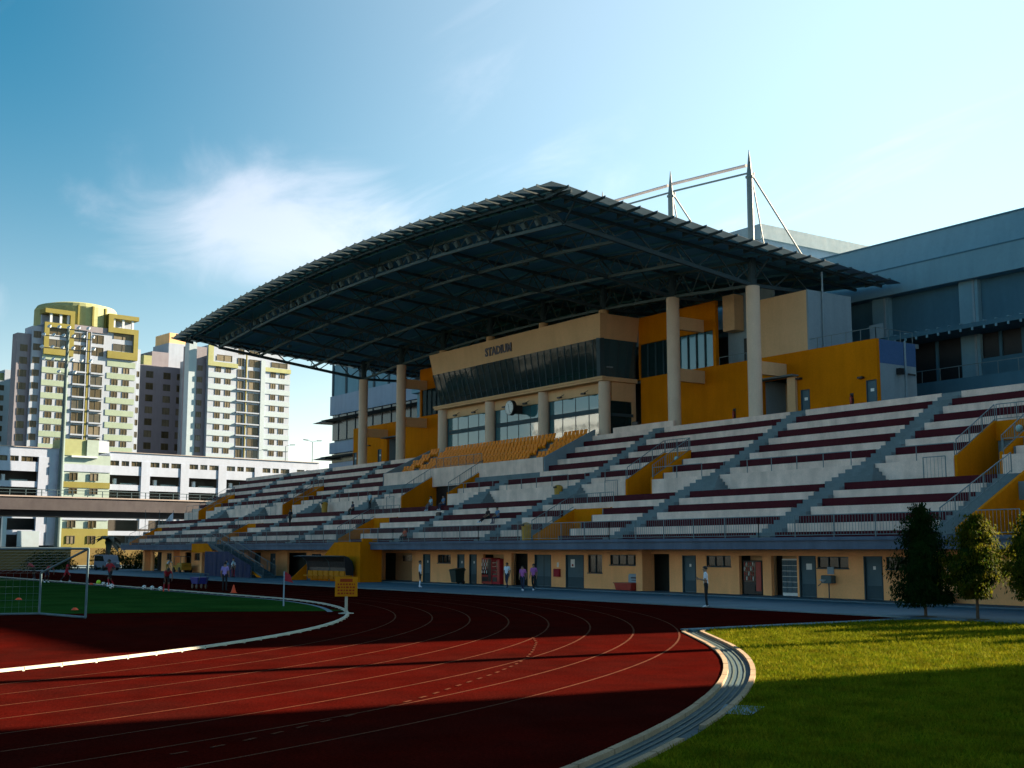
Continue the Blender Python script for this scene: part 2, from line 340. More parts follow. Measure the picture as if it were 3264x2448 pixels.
# verge
vp = [(-28.1, 37.0), (-28.1, 26.2)] + d_d[1:] + [(-2, -30), (40, -30), (40, 37.0)]
verge = tag(MB().add([(x, y, .0) for x, y in vp], [tuple(range(len(vp)))]).build('grass_verge', 'verge_grass'), kind='structure')
tag(MB().box(-28.62, -28.1, 26.0, 37.3, -.05, .03).build('verge_kerb', 'apron'), kind='structure')
def grass_blades():
    pts = []
    def inside(x, y):
        if x < -28.0 or y > 36.9: return False
        return math.hypot(x-DC[0], y-DC[1]) > DR+DW+.05 if y < 24.5 else x > -27.4+ (25.9-y)*.9 - 1e-3 if y < 26 else True
    V = []; F = []
    n = 0; target = 150000
    while n < target:
        u = rng.random((60000, 4))
        rr = 9+u[:,0]**1.25*36; th = R(114)+u[:,1]*R(34)
        xs = rr*np.cos(th); ys = rr*np.sin(th)
        dd = np.hypot(xs-DC[0], ys-DC[1])
        ok = (xs > -28.0) & (ys < 36.9) & ((dd > DR+DW+.04) | (ys > 24.4)) & ~((ys > 24.4) & (xs < -28.0+ (26.6-np.minimum(ys, 26.6))*1.2))
        xs, ys, u2, u3, rr = xs[ok], ys[ok], u[ok,2], u[ok,3], rr[ok]
        h = (.028+.04*u2)*(1+rr/60); w = .0045*(1+rr/14); a = u3*6.283
        lx = np.cos(a*7.3)*h*.7; ly = np.sin(a*7.3)*h*.7
        k = np.arange(len(xs))*3+3*n
        V.append(np.stack([np.stack([xs-np.cos(a)*w, ys-np.sin(a)*w, 0*xs], 1), np.stack([xs+np.cos(a)*w, ys+np.sin(a)*w, 0*xs], 1), np.stack([xs+lx, ys+ly, h], 1)], 1).reshape(-1, 3))
        n += len(xs)
    V = np.concatenate(V)[:target*3]
    me = bpy.data.meshes.new('grass_blades'); me.vertices.add(len(V)); me.vertices.foreach_set('co', V.ravel())
    me.loops.add(len(V)); me.loops.foreach_set('vertex_index', np.arange(len(V))); me.polygons.add(target)
    me.polygons.foreach_set('loop_start', np.arange(target)*3); me.polygons.foreach_set('loop_total', np.full(target, 3)); me.update(); me.validate()
    me.materials.append(MATS['blade'])
    o = bpy.data.objects.new('grass_blades', me); COL.objects.link(o); tag(o, 'short sunlit and shaded grass blades beside the drain', 'grass', kind='stuff')
grass_blades()
# apron in front of the stand
tag(MB().box(-200, 30, 37.3, 45.4, -.05, .04).build('apron', 'apron'), kind='structure')
tag(MB().box(-200, -28.2, 45.4, 70, -.05, .10).build('raised_walk', 'apron'), kind='structure')
tag(MB().box(-28.1, 30, 45.4, 62, -.05, .045).build('side_path', 'apron'), kind='structure')
tag(MB().box(-200, -28.6, 37.0, 37.3, -.05, .05).build('apron_kerb', 'concrete'), kind='structure')
# ------------------------------------------------------------------ grandstand
GS = tag(empty('grandstand', (-86, 46, 0)), 'large roofed grandstand with cream and maroon benches facing the running track', 'grandstand')
XL, XR = -146.2, -28.3
AIS = [-43.2, -54.8, -68.4, -79.9, -98.3, -109.6, -122.6, -133.4]; AW = .67
LOWGAP = [(-32.3, -28.3), (-64.2, -60.3), (-91.6, -87.6), (-118.3, -114.6), (-145.8, -142.1)]
UPGAP = [(-37.7, -35.0), (-63.0, -60.3), (-93.1, -85.4), (-117.7, -115.2), (-141.6, -139.0)]
VIP = (-101.8, -76.3)
def cut(spans, holes):
    for h0, h1 in holes:
        nx = []
        for a, c in spans:
            if h1 <= a or h0 >= c: nx.append((a, c)); continue
            if h0 > a: nx.append((a, h0))
            if h1 < c: nx.append((h1, c))
        spans = nx
    return [s for s in spans if s[1]-s[0] > .25]
AISH = [(a-AW, a+AW) for a in AIS]+[(-33.7, -32.3)]
LROW = [(45+.86*k, 3.27+.43*k, 'red_paint' if k % 2 == 0 else 'white_paint') for k in range(7)]
UROW = [(53.5, 7.37), (54.35, 7.85), (55.2, 8.33), (56.05, 8.84), (56.9, 9.33), (57.75, 9.84), (58.6, 10.35), (59.45, 10.85), (60.35, 11.36)]
UROW = [(y, z, 'white_paint' if i % 2 == 0 else 'red_paint') for i, (y, z) in enumerate(UROW)]
# concrete body
def steps(rows, zb, yend, zstart):
    p = [(rows[0][0], zb), (rows[0][0], rows[0][1])]
    for (y0, z0, _), (y1, z1, _) in zip(rows, rows[1:]): p += [(y1, z0), (y1, z1)]
    return p+[(yend, rows[-1][1]), (yend, zb)]
for a, c in cut([(XL, XR)], LOWGAP): MB().prism(steps(LROW[:5], 2.62, 49.3, 0), 0, a, c).build('terrace_body', 'concrete', GS)
MB().prism(steps(LROW[5:], 2.62, 52.75, 0), 0, XL, XR).build('terrace_body', 'concrete', GS)
for a, c in LOWGAP: MB().box(a, c, 45.0, 49.3, 2.62, 3.0).build('landing', 'concrete', GS)
for a, c in cut([(XL, XR)], UPGAP): MB().prism([(52.75, 5.6), (52.75, 6.91), (53.5, 6.91)]+steps(UROW[:3], 5.6, 56.05, 0)[1:], 0, a, c).build('terrace_body', 'concrete', GS)
for a, c in cut([(XL, XR)], [VIP]): MB().prism(steps(UROW[3:], 5.9, 62.0, 0), 0, a, c).build('terrace_body', 'concrete', GS)
MB().box(XL, XR, 62.0, 66, 10.7, 11.30).build('concourse', 'concrete', GS)
# benches, one per row and section
def bench(a, c, y, zb, zt, m, d=.40): MB().box(a, c, y-.05, y+d, zb, zt).build('bench', m, GS)
for k, (y, z, m) in enumerate(LROW):
    zb = (LROW[k-1][1] if k else 3.02)+.012
    for a, c in cut([(XL+.3, -33.7)], [(g0-.16, g1+.16) for g0, g1 in LOWGAP if k < 5]+AISH): bench(a, c, y, zb, z+.012, m)
for k, (y, z, m) in enumerate(UROW):
    zb = (UROW[k-1][1] if k else 6.91)+.012
    holes = list(AISH[:-1]) + ([(g0-.16, g1+.16) for g0, g1 in UPGAP] if k < 3 else []) + ([(VIP[0]-.1, VIP[1]+.1)] if k >= 2 else [])
    for a, c in cut([(XL+.3, XR-.1)], holes):
        if k == 8: a, c = a-.0, c
        bench(a, c, y, zb, z+.012, m)
# retaining wall between the tiers with its chamfered ends, stairs through it
for a, c in cut([(XL, XR)], UPGAP+[(x-AW-.02, x+AW+.02) for x in AIS]):
    ends = [any(abs(e-(x-AW-.02)) < .01 or abs(e-(x+AW+.02)) < .01 for x in AIS) for e in (a, c)]
    p = [(a+(.7 if ends[0] else 0), 5.85), (c-(.7 if ends[1] else 0), 5.85), (c, 6.45), (c, 6.93), (a, 6.93), (a, 6.45)]
    MB().prism(p, 1, 52.55, 52.76).build('retaining_wall', 'white_paint', GS)
for x in AIS:
    b = MB()
    for i in range(5): w = AW+.9*(1-i/4.2); z = 5.85+.21*(i+1); b.box(x-max(w, AW), x+max(w, AW), 51.2+.3*i, 52.76 if i < 4 else 53.5, z-.21, z)
    b.build('stair', 'concrete', GS)
    b = MB()
    for k, (y, z, m) in enumerate(LROW):
        zb = LROW[k-1][1] if k else 3.02
        b.box(x-AW, x+AW, y-.43, y+.002, zb+.004, (zb+z)/2)
    b.build('stair', 'concrete', GS)
    if not (VIP[0] < x < VIP[1]):
        b = MB()
        for k, (y, z, m) in enumerate(UROW):
            zb = UROW[k-1][1] if k else 6.91
            b.box(x-AW, x+AW, y-.42, y+.002, zb+.004, (zb+z)/2)
        b.build('stair', 'concrete', GS)
    else:
        b = MB()
        for k, (y, z, m) in enumerate(UROW[:2]):
            zb = UROW[k-1][1] if k else 6.91
            b.box(x-AW, x+AW, y-.42, y+.002, zb+.004, (zb+z)/2)
        b.build('stair', 'concrete', GS)
b = MB()
for k, (y, z, m) in enumerate(LROW):
    zb = LROW[k-1][1] if k else 3.02
    b.box(-33.7, -32.5, y-.43, y+.002, zb+.004, (zb+z)/2)
b.build('stair', 'concrete', GS)
# vomitories: yellow wing walls, end wall, doorway shade as a black sheet, globe lamp
for i, (a, c) in enumerate(LOWGAP):
    y0, y1, z1 = (45.9, 49.3, 5.0) if i else (44.9, 50.3, 5.95)
    for x in (a, c-.18):
        MB().prism([(y0, 3.0), (y0, 3.35), (y1-.01, z1+.12), (y1-.01, 3.0)], 0, x, x+.18).build('wing_wall', 'yellow_paint', GS)
    if i: MB().box(a+.18, c-.18, 49.05, 49.28, 3.0, 5.06).build('end_wall', 'yellow_paint', GS)
    else: MB().box(a+.18, c-.18, 49.05, 49.28, 3.0, 4.6).build('end_wall', 'yellow_paint', GS)
globe = MB().lathe([(.02,-.19),(.12,-.15),(.185,-.05),(.185,.05),(.12,.15),(.02,.19)], n=14).mesh('globe_lamp', 'lamp_globe', smooth=True)
for i, (a, c) in enumerate(UPGAP):
    for x in (a, c-.18):
        MB().prism([(52.6, 5.86), (52.6, 7.05), (56.04, 9.0), (56.04, 5.86)], 0, x, x+.18).build('wing_wall', 'yellow_paint', GS)
    top = 8.95 if i != 2 else 8.2
    MB().box(a+.18, c-.18, 55.9, 56.04, 7.95, top).build('end_wall', 'yellow_paint' if i != 2 else 'white_paint', GS)
    MB().box(a+.18, c-.18, 56.06, 56.1, 5.86, 7.95).build('doorway', 'black', GS)  # black sheet closing the opening in place of its shade
    if i != 2: o = inst('globe_lamp', globe, GS, Vector(((a+c)/2+.3, 55.68, 8.45))-wloc(GS))
# railings
def railing(p0, p1, h=1.0, post=2.3, bal=.16, parent=None, name='railing', mid=True, panel=False):
    b = MB(); p0, p1 = Vector(p0), Vector(p1); L = (p1-p0).length; up = Vector((0,0,h))
    n = max(1, round(L/post))
    for i in range(n+1): q = p0.lerp(p1, i/n); b.bar(q, q+up, .036)
    b.bar(p0+up, p1+up, .04); 
    if mid: b.bar(p0+Vector((0,0,.1)), p1+Vector((0,0,.1)), .03)
    if bal:
        m = int(L/bal)
        for i in range(1, m): q = p0.lerp(p1, i/m); b.bar(q+Vector((0,0,.1)), q+up, .012)
    return b.build(name, 'rail', parent if parent is not None else GS)
for i in range(len(AIS)+1):
    xs = sorted(AIS+[XL+3.2, -29.0]); a, c = xs[i], xs[i+1]
    railing((a, 44.5, 3.02), (c, 44.5, 3.02), 1.02, 2.35, .17)
for a, c in cut([(XL+.5, XR-.5)], UPGAP+[(x-AW-.3, x+AW+.3) for x in AIS]): railing((a, 52.66, 6.93), (c, 52.66, 6.93), .78, 1.9, 0, mid=False)
for a, c in UPGAP:
    railing((a+.09, 52.7, 7.02), (a+.09, 56.0, 8.97), .85, 1.3, .2); railing((c-.09, 52.7, 7.02), (c-.09, 56.0, 8.97), .85, 1.3, .2)
    railing((a-1.3, 51.9, 5.86), (a, 51.9, 5.86), 1.15, 1.3, .2)
    railing((a+.2, 56.0, 8.97 if a != -93.1 else 9.55), (c-.2, 56.0, 8.97 if a != -93.1 else 9.55), .85, 1.3, .2)
for a, c in LOWGAP[1:]:
    railing((a-.1, 45.9, 3.4), (a-.1, 49.3, 5.15), .9, 1.1, .2); railing((a-.1, 49.35, 5.1), (c, 49.35, 5.1), .95, 1.5, .2)
railing((-33.0, 44.9, 3.3), (-33.0, 50.2, 5.9), .9, 1.2, .2)
# front slab with nosing, ground-floor wall
MB().prism([(44.3, 2.46), (44.3, 2.86), (45.06, 2.86), (47.35, 2.86), (47.35, 2.46)], 0, XL+2.5, XR).build('front_slab', 'slab', GS)
MB().box(XL+2.5, XR, 44.18, 45.04, 2.863, 3.02).build('slab_nosing', 'slab', GS)
def wall_with_holes(x0, x1, y0, y1, z0, z1, holes, name, m, parent):
    """wall along X with openings (a, c, zb, zt), built as piers, lintels and sills"""
    xs = sorted({x0, x1, *[h[0] for h in holes], *[h[1] for h in holes]}); b = MB()
    for a, c in zip(xs, xs[1:]):
        mid = (a+c)/2; hs = [h for h in holes if h[0] < mid < h[1]]
        if not hs: b.box(a, c, y0, y1, z0, z1)
        else:
            h = hs[0]
            if h[2] > z0+.01: b.box(a, c, y0, y1, z0, h[2])
            if h[3] < z1-.01: b.box(a, c, y0, y1, h[3], z1)
    return b.build(name, m, parent)
GF = .10
DOORS = [(-39.15, -38.05, 'n'), (-43.2, -42.1, 's'), (-51.8, -50.7, 'm'), (-62.6, -60.75, 's2'), (-65.95, -64.15, 'd'), (-73.85, -72.9, 'm'), (-75.45, -74.5, 'n'), (-80.25, -79.2, 'n'), (-96.4, -95.3, 'n'), (-108.2, -107.1, 'n'), (-118.8, -117.7, 'n')]
OPEN = [(-54.4, -52.9), (-68.65, -66.75), (-86.4, -81.9), (-124.0, -120.9), (-131.0, -129.0), (-141.5, -138.5), (-113.5, -110.5), (-104.5, -100.5)]
WINS = [(-37.85, -36.2, 1.55, 2.1), (-42.02, -40.06, 1.55, 2.1), (-49.9, -48.0, 1.55, 2.12), (-58.2, -55.3, 1.55, 2.15), (-60.35, -58.95, 1.05, 2.15), (-78.2, -76.35, 1.5, 2.1), (-34.6, -32.8, 1.55, 2.1), (-99.5, -97.5, 1.5, 2.1), (-116.5, -114.5, 1.4, 2.1), (-128.0, -125.5, 1.4, 2.1), (-136.8, -134.2, 1.4, 2.1)]
NICHE = [(-47.4, -45.7), (-45.1, -43.35), (-72.1, -69.55)]
holes = [(a, c, GF, 2.13) for a, c, _ in DOORS]+[(a, c, GF, 2.2) for a, c in OPEN]+WINS+[(a, c, GF, 2.13) for a, c in NICHE]
wall_with_holes(XL+2.6, XR+.05, 47.3, 47.5, GF, 2.47, holes, 'ground_floor_wall', 'peach_wall', GS)
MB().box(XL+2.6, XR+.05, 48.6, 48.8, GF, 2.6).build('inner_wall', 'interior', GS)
for a, c in NICHE: MB().box(a-.05, c+.05, 48.2, 48.3, GF, 2.4).build('niche_back', 'tan_wall', GS)
for a, c, k in DOORS:
    d = MB().box(a+.06, c-.06, 47.40, 47.45, GF+.01, 2.10).build('door', 'door_blue' if k != 'x' else 'door_dark', GS)
    f = MB(); f.box(a, a+.06, 47.28, 47.49, GF, 2.13); f.box(c-.06, c, 47.28, 47.49, GF, 2.13); f.box(a+.06, c-.06, 47.28, 47.49, 2.10, 2.13); f.build('frame', 'steel', d)
    h = MB(); h.bar((c-.2, 47.36, 1.05), (c-.08, 47.36, 1.05), .03); h.box(c-.16, c-.1, 47.385, 47.40, .95, 1.15); h.build('handle', 'steel_light', d)
    k2 = MB(); k2.box(a+.12, c-.12, 47.39, 47.40, GF+.06, .75); k2.build('kick_plate', 'steel', d)
    x = (a+c)/2
    if k == 's': MB().box(x-.16, x+.2, 47.385, 47.40, 1.45, 1.75).build('notice', 'white_plain', d)
    if k == 's2':
        MB().box(x-.52, x-.12, 47.385, 47.40, 1.35, 1.85).build('notice', 'white_plain', d)
        MB().box(x-.40, x-.24, 47.375, 47.384, 1.42, 1.55).build('notice_mark', 'sign_red', d)
    if k == 'd': MB().box(x-.012, x+.012, 47.38, 47.40, GF, 2.1).build('leaf_gap', 'black', d)
    if k in 'mn': MB().box(x-.07, x+.07, 47.385, 47.40, 1.5, 1.66).build('notice', 'white_plain', d)
for a, c, z0, z1 in WINS:
    w = MB().box(a+.03, c-.03, 47.42, 47.44, z0+.03, z1-.03).build('window', 'window_dark', GS)
    f = MB(); f.box(a-.03, c+.03, 47.26, 47.30, z0-.05, z0); n = max(2, round((c-a)/.7))
    for i in range(n+1): xx = a+.02+(c-a-.04)*i/n; f.box(xx-.015, xx+.015, 47.36, 47.42, z0, z1)
    f.box(a, c, 47.36, 47.42, z1-.035, z1-.001); f.build('frame', 'steel', w)
for a, c in [(-86.4, -81.9)]:
    MB().box(a, c, 48.4, 48.5, GF, 2.4).build('recess_wall', 'tan_wall', GS); MB().box(a+1.2, c-.5, 48.36, 48.39, 1.55, 2.05).build('window', 'window_dark', GS)
# one-storey annex carrying the slab on to the right
MB().prism([(44.3, 2.46), (44.3, 2.86), (60, 2.86), (60, 2.46)], 0, XR+.06, -9).build('annex_slab', 'slab', GS); MB().box(XR+.06, -9, 44.18, 45.04, 2.863, 3.3).build('annex_nosing', 'slab', GS)
MB().box(XR+.06, -9, 47.3, 59, .0, 2.46).build('annex_wall', 'peach_wall', GS)
# piers under the overhang
for x in (-54.7, -88.5, -112.0, -124.3, -132.9, -142.6): MB().box(x-.28, x+.28, 46.6, 47.28, GF, 2.46).build('pier', 'peach_wall', GS)

# VIP enclosure: parapet, stepped floor, tip-up seats
MB().box(VIP[0], VIP[1], 55.62, 55.85, 7.9, 9.52).build('vip_parapet', 'white_paint', GS)
MB().box(VIP[0], VIP[1], 55.85, 56.04, 8.2, 9.2).build('vip_floor_edge', 'concrete', GS)
vr = [(56.9, 9.2, 0), (57.75, 9.72, 0), (58.6, 10.24, 0), (59.45, 10.76, 0)]
p = [(55.86, 8.25), (55.86, 8.72)]
VY = [55.86, 56.75, 57.65, 58.55, 59.45]; VZ = [8.72, 9.32, 9.92, 10.5, 11.05]
p = [(55.86, 8.2)]
for i in range(5): p += [(VY[i], VZ[i]), (VY[i+1] if i < 4 else 62.0, VZ[i])]
p += [(62.0, 8.2)]
MB().prism(p, 0, VIP[0], VIP[1]).build('vip_terrace', 'concrete', GS)
for x in (VIP[0]-.1, VIP[1]-.1): MB().prism([(55.62, 8.0), (55.62, 9.5), (60.6, 11.9), (60.6, 8.0)], 0, x, x+.2).build('vip_side_wall', 'grey_wall', GS)
sb = MB()
def shell(pts, w0, w1, t):                                          # curved shell from a side profile, narrowing upwards
    n = len(pts); ws = [w0+(w1-w0)*k/(n-1) for k in range(n)]
    A = [(-w, y, z) for (y, z), w in zip(pts, ws)]; B = [(w, y, z) for (y, z), w in zip(pts, ws)]; A2 = [(x, y+t, z) for x, y, z in A]; B2 = [(x, y+t, z) for x, y, z in B]
    sb.strip(B, A); sb.strip(A2, B2); sb.strip(A, A2); sb.strip(B2, B); sb.add([A[-1], B[-1], B2[-1], A2[-1]], [(0,1,2,3)]); sb.add([A[0], A2[0], B2[0], B[0]], [(0,1,2,3)])
shell([(-.02, .18), (-.10, .36), (-.06, .55)], .21, .20, .05)
shell([(.02, .42), (.06, .62), (.12, .84), (.13, .90)], .215, .19, .045)
sb.bar((-.12, .04, 0), (-.12, .04, .45), .04); sb.bar((.12, .04, 0), (.12, .04, .45), .04)
seat_me = sb.mesh('stadium_seat', 'orange_seat')
n_s = 0
for r in range(5):
    x0, x1 = VIP[0]+.7+.15*r, VIP[1]-.9+(.35 if r > 1 else 0)
    for i in range(46):
        x = x0+(x1-x0)*i/45
        if (VIP[0]+2.6 < x < VIP[0]+3.8) or (VIP[1]-4.4 < x < VIP[1]-3.2): continue
        o = inst('stadium_seat', seat_me, None, (x, VY[r]+.55, VZ[r]), (0, 0, 0))
        tag(o, 'orange plastic stadium seat in the block below the press box', 'seat', 'orange stadium seats'); n_s += 1

# ---------------------------------------------------------------- rear building
YW = 64.6
yw = [(-52.7, -51.85, 11.3, 13.45), (-58.35, -57.55, 11.3, 13.42), (-61.95, -59.4, 11.3, 14.4), (-125.4, -124.6, 11.3, 13.4), (-119.6, -118.8, 11.3, 13.4), (-117.6, -115.2, 11.3, 14.4)]
wall_with_holes(-125.5, -51.78, YW, YW+.3, 11.3, 16.15, yw+[(-101.9, -75.3, 11.3, 16.1)], 'rear_wall', 'yellow_paint', GS)
wall_with_holes(-75.5, -66.6, YW, YW+.3, 16.153, 21.15, [(-75.4, -66.9, 16.2, 18.95)], 'upper_rear_wall', 'yellow_paint', GS)
wall_with_holes(-110.6, -101.7, YW, YW+.3, 16.153, 21.15, [(-110.3, -101.8, 16.2, 18.95)], 'upper_rear_wall', 'yellow_paint', GS)
MB().box(-125.5, -51.8, 64.9, 69.0, 15.85, 16.14).build('terrace_slab', 'concrete', GS)
MB().box(-51.98, -51.78, 64.9, 68.6, 10, 14.56).build('side_wall', 'grey_wall', GS)
MB().box(-51.98, -51.772, 64.9, 68.6, 14.56, 16.12).build('side_wall', 'blue_paint', GS)
MB().tube((-51.7, 67.4, 10.5), (-51.7, 67.4, 16.2), .07, n=8).build('downpipe', 'grey_wall', GS)
MB().box(-125.5, -52, 68.6, 68.8, 10, 16.1).build('back_wall', 'grey_wall', GS)
for a, c, z0, z1 in yw:
    if c-a > 1.5:
        MB().box(a-.1, c+.1, 67.0, 67.2, 11.3, 14.5).build('portal_back', 'tan_wall', GS)
        for x in (a-.1, c+.02): MB().box(x, x+.08, 64.9, 67.0, 11.3, 14.5).build('portal_side', 'grey_wall', GS)
        MB().box(a-.2, c+.9, 63.9, 64.58, 14.42, 14.52).build('portal_canopy', 'concrete', GS)
        MB().box(c+.02, c+.75, 64.35, 64.58, 11.3, 14.4).build('portal_pier', 'tan_wall', GS)
        continue
    d = MB().box(a+.04, c-.04, YW+.08, YW+.13, 11.3, z1-.03).build('door', 'door_blue', GS)
    f = MB(); f.box(a, a+.04, YW-.02, YW+.2, 11.3, z1); f.box(c-.04, c, YW-.02, YW+.2, 11.3, z1); f.box(a+.04, c-.04, YW-.02, YW+.2, z1-.03, z1); f.build('frame', 'steel', d)
    MB().box((a+c)/2-.14, (a+c)/2+.14, YW+.065, YW+.08, z1-.75, z1-.55).build('notice', 'white_plain', d)
# recess and duct between the yellow upper wall and the tan block
for s in (1,):
    X = lambda x: x if s == 1 else -176.8-x
    def bx(n, m, a, c, *r): MB().box(min(X(a), X(c)), max(X(a), X(c)), *r).build(n, m, GS)
    bx('recess_wall', 'grey_wall', -66.6, -61.9, 65.9, 66.1, 16.15, 21.6)
    bx('duct', 'tan_wall', -66.1, -64.9, 64.9, 65.88, 18.7, 21.4)
    bx('roof_door', 'door_dark', -64.9, -63.9, 65.84, 65.9, 16.15, 18.1)
    xs = sorted((X(-62.0), X(-57.45)))
    MB().box(xs[0], xs[1]-.15, YW, 69.1, 16.15, 20.4).build('stair_core', 'tan_wall', GS)
    MB().box(xs[1]-.15, xs[1], YW+.003, 69.1, 16.15, 20.397).build('stair_core_side', 'grey_wall', GS)  # grey face stands in for blue sky light on the tan side
MB().tube((-57.35, 66.0, 16.2), (-57.35, 66.0, 21.8), .07, n=8).build('downpipe', 'grey_wall', GS)
railing((-61.8, 64.75, 16.16), (-51.9, 64.75, 16.16), .75, 1.25, 0, mid=False); railing((-51.9, 64.75, 16.16), (-51.9, 68.5, 16.16), .75, 1.25, 0, mid=False)
railing((-66.4, 64.75, 16.16), (-62.2, 64.75, 16.16), .6, 1.4, 0, mid=False)
# glazing strip on the upper rear wall
for a, c, bay in ((-75.4, -66.9, True), (-110.3, -101.8, False)):
    n = 9
    for i in range(n):
        x0, x1 = a+(c-a)*i/n+.04, a+(c-a)*(i+1)/n-.04
        MB().box(x0, x1, YW+.12, YW+.15, 16.22, 18.93).build('pane', 'glass_teal' if (bay and i >= 4) or (not bay and i >= 6) else 'glass_dark', GS)
        MB().box(x1, x1+.08, YW+.02, YW+.2, 16.22, 18.93).build('mullion', 'steel', GS)
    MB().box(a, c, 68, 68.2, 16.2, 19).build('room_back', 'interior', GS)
# columns with stub beams, masts, stays
CX = [-59.76-8.25*i for i in range(8)]; CXM = sum(CX)/8
def sag(x): return 1.46e-3*(x+88.6)**2
def roof_z(x, y): return 25.3-sag(x)-.066*(y-41.6)
def chord_z(x, y): return 23.86-sag(x)*.98-.1185*(y-45.2)
for i, x in enumerate(CX):
    zt = chord_z(x, 61.6)-.08
    zc_ = 15.84 if 2 <= i <= 5 else zt
    MB().lathe([(.485, 0), (.485, zc_-11.2)], (x, 61.6, 11.2), 24).build('column', 'column_paint', GS, smooth=False)
    if 2 <= i <= 5: MB().lathe([(.40, 0), (.40, zt-21.1)], (x, 61.6, 21.1), 24).build('column_stub', 'tan_wall', GS)
    MB().lathe([(.30, 0), (.30, roof_z(x, 61.6)-zt)], (x, 61.6, zt), 12).build('column_head', 'steel', GS)
    if i in (0, 7): MB().box(x-.18, x+.18, 62.0, 64.58, 14.5, 15.4).build('stub_beam', 'tan_wall', GS)
    if i in (1, 6):
        for z0, z1 in ((18.87, 19.83), (14.94, 15.9)): MB().box(x-.18, x+.18, 62.0, 64.58, z0, z1).build('stub_beam', 'tan_wall', GS)
    mt = roof_z(x, 61.6)+7.75-.1*abs(i-3.5)*0
    m = MB(); zr = roof_z(x, 61.6); m.lathe([(.24, 0), (.22, mt-zr-1.95), (.02, mt-zr)], (x, 61.6, zr), 10); m.lathe([(.30, 0), (.30, .12)], (x, 61.6, mt-2.05), 10)
    mo = m.build('mast', 'mast_paint', GS)
    s = MB(); s.tube((x, 61.8, mt-1.75), (x, 67.9, roof_z(x, 67.9)), .065, n=6); s.tube((x, 61.8, mt-1.9), (x, 63.1, roof_z(x, 63.1)), .05, n=6); s.lathe([(.14, 0), (.14, .3)], (x, 61.9, mt-1.95), 8); s.build('stay', 'mast_paint', mo)
    if i < 7:
        x2 = CX[i+1]; m2 = roof_z(x2, 61.6)+7.75
        t = MB(); t.tube((x-.25, 61.55, mt-1.1), (x2+.25, 61.55, m2-1.1), .12, n=8); t.build('tie_tube', 'tube_sunlit', mo)
        t = MB(); t.tube((x-.25, 61.65, mt-1.65), (x2+.25, 61.65, m2-1.65), .075, n=8); t.build('tie_tube', 'mast_paint', mo)
# press box with sloping glass
T = [(21.15, 60.48, -75.35, -101.85), (19.2, 60.74, -75.68, -101.5), (16.16, 61.32, -76.35, -100.85)]
def ring(z, y, xr, xl): return [(xl, y, z), (xr, y, z), (xr, YW, z), (xl, YW, z)]
b = MB(); b.add(ring(*T[0])+ring(*T[1]), [(4,5,1,0),(5,6,2,1),(7,4,0,3),(0,1,2,3),(7,6,5,4)]); b.build('fascia', 'tan_wall', GS)
def lerp3(a, c, t): return tuple(a[i]+(c[i]-a[i])*t for i in range(3))
A, B = ring(*T[1]), ring(*T[2])
npane = 27
for i in range(npane):
    t0, t1 = i/npane+.0025, (i+1)/npane-.0025
    MB().add([lerp3(B[0], B[1], t0), lerp3(B[0], B[1], t1), lerp3(A[0], A[1], t1), lerp3(A[0], A[1], t0)], [(0,1,2,3)]).build('pane', 'glass_dark', GS)
    MB().bar(lerp3(A[0], A[1], i/npane), lerp3(B[0], B[1], i/npane), .07, .10).build('mullion', 'steel', GS)
for k, (P0, P1, Q0, Q1) in enumerate(((B[1], B[2], A[1], A[2]), (B[3], B[0], A[3], A[0]))):
    for i in range(4):
        t0, t1 = i/4+.012, (i+1)/4-.012
        MB().add([lerp3(P0, P1, t0), lerp3(P0, P1, t1), lerp3(Q0, Q1, t1), lerp3(Q0, Q1, t0)], [(0,1,2,3)]).build('pane', 'glass_blue', GS)
        MB().bar(lerp3(Q0, Q1, i/4), lerp3(P0, P1, i/4), .07, .10).build('mullion', 'steel', GS)
MB().bar(A[1], B[1], .45, .45).build('corner_post', 'steel', GS)
for x in (-85, -93): MB().box(x-.4, x+.4, 61.5, 62.2, 16.2, 19.2).build('inner_column', 'grey_wall', GS)
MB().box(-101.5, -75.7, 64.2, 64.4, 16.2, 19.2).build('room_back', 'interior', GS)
rb_ = random.Random(11)
for i in range(npane):
    if rb_.random() < .75:
        x0, x1 = -100.9+24.6*i/npane, -100.9+24.6*(i+1)/npane-.14; h_ = rb_.choice((.5, .6, .9, 2.6))
        MB().box(x0, x1, 61.55, 61.58, 19.1-h_, 19.1).build('blind_glow', 'blind_glow', GS)  # curtains; the short top ones imitate the pale band of ceiling lights
MB().box(-101.2, -76.0, 61.7, 62.3, 16.95, 17.05).build('desk', 'grey_wall', GS)
for i in range(14): x = -100+i*1.75+random.uniform(-.4, .4); MB().box(x, x+.5, 61.95, 62.1, 17.05, 17.45+random.uniform(0, .5)).build('monitor', 'black', GS)
MB().box(-101.6, -75.7, 60.95, YW-.02, 15.82, 16.155).build('ledge', 'tan_wall', GS)
MB().box(-101.7, -75.6, 60.85, 61.2, 16.0, 16.165).build('ledge_nosing', 'tan_wall', GS)
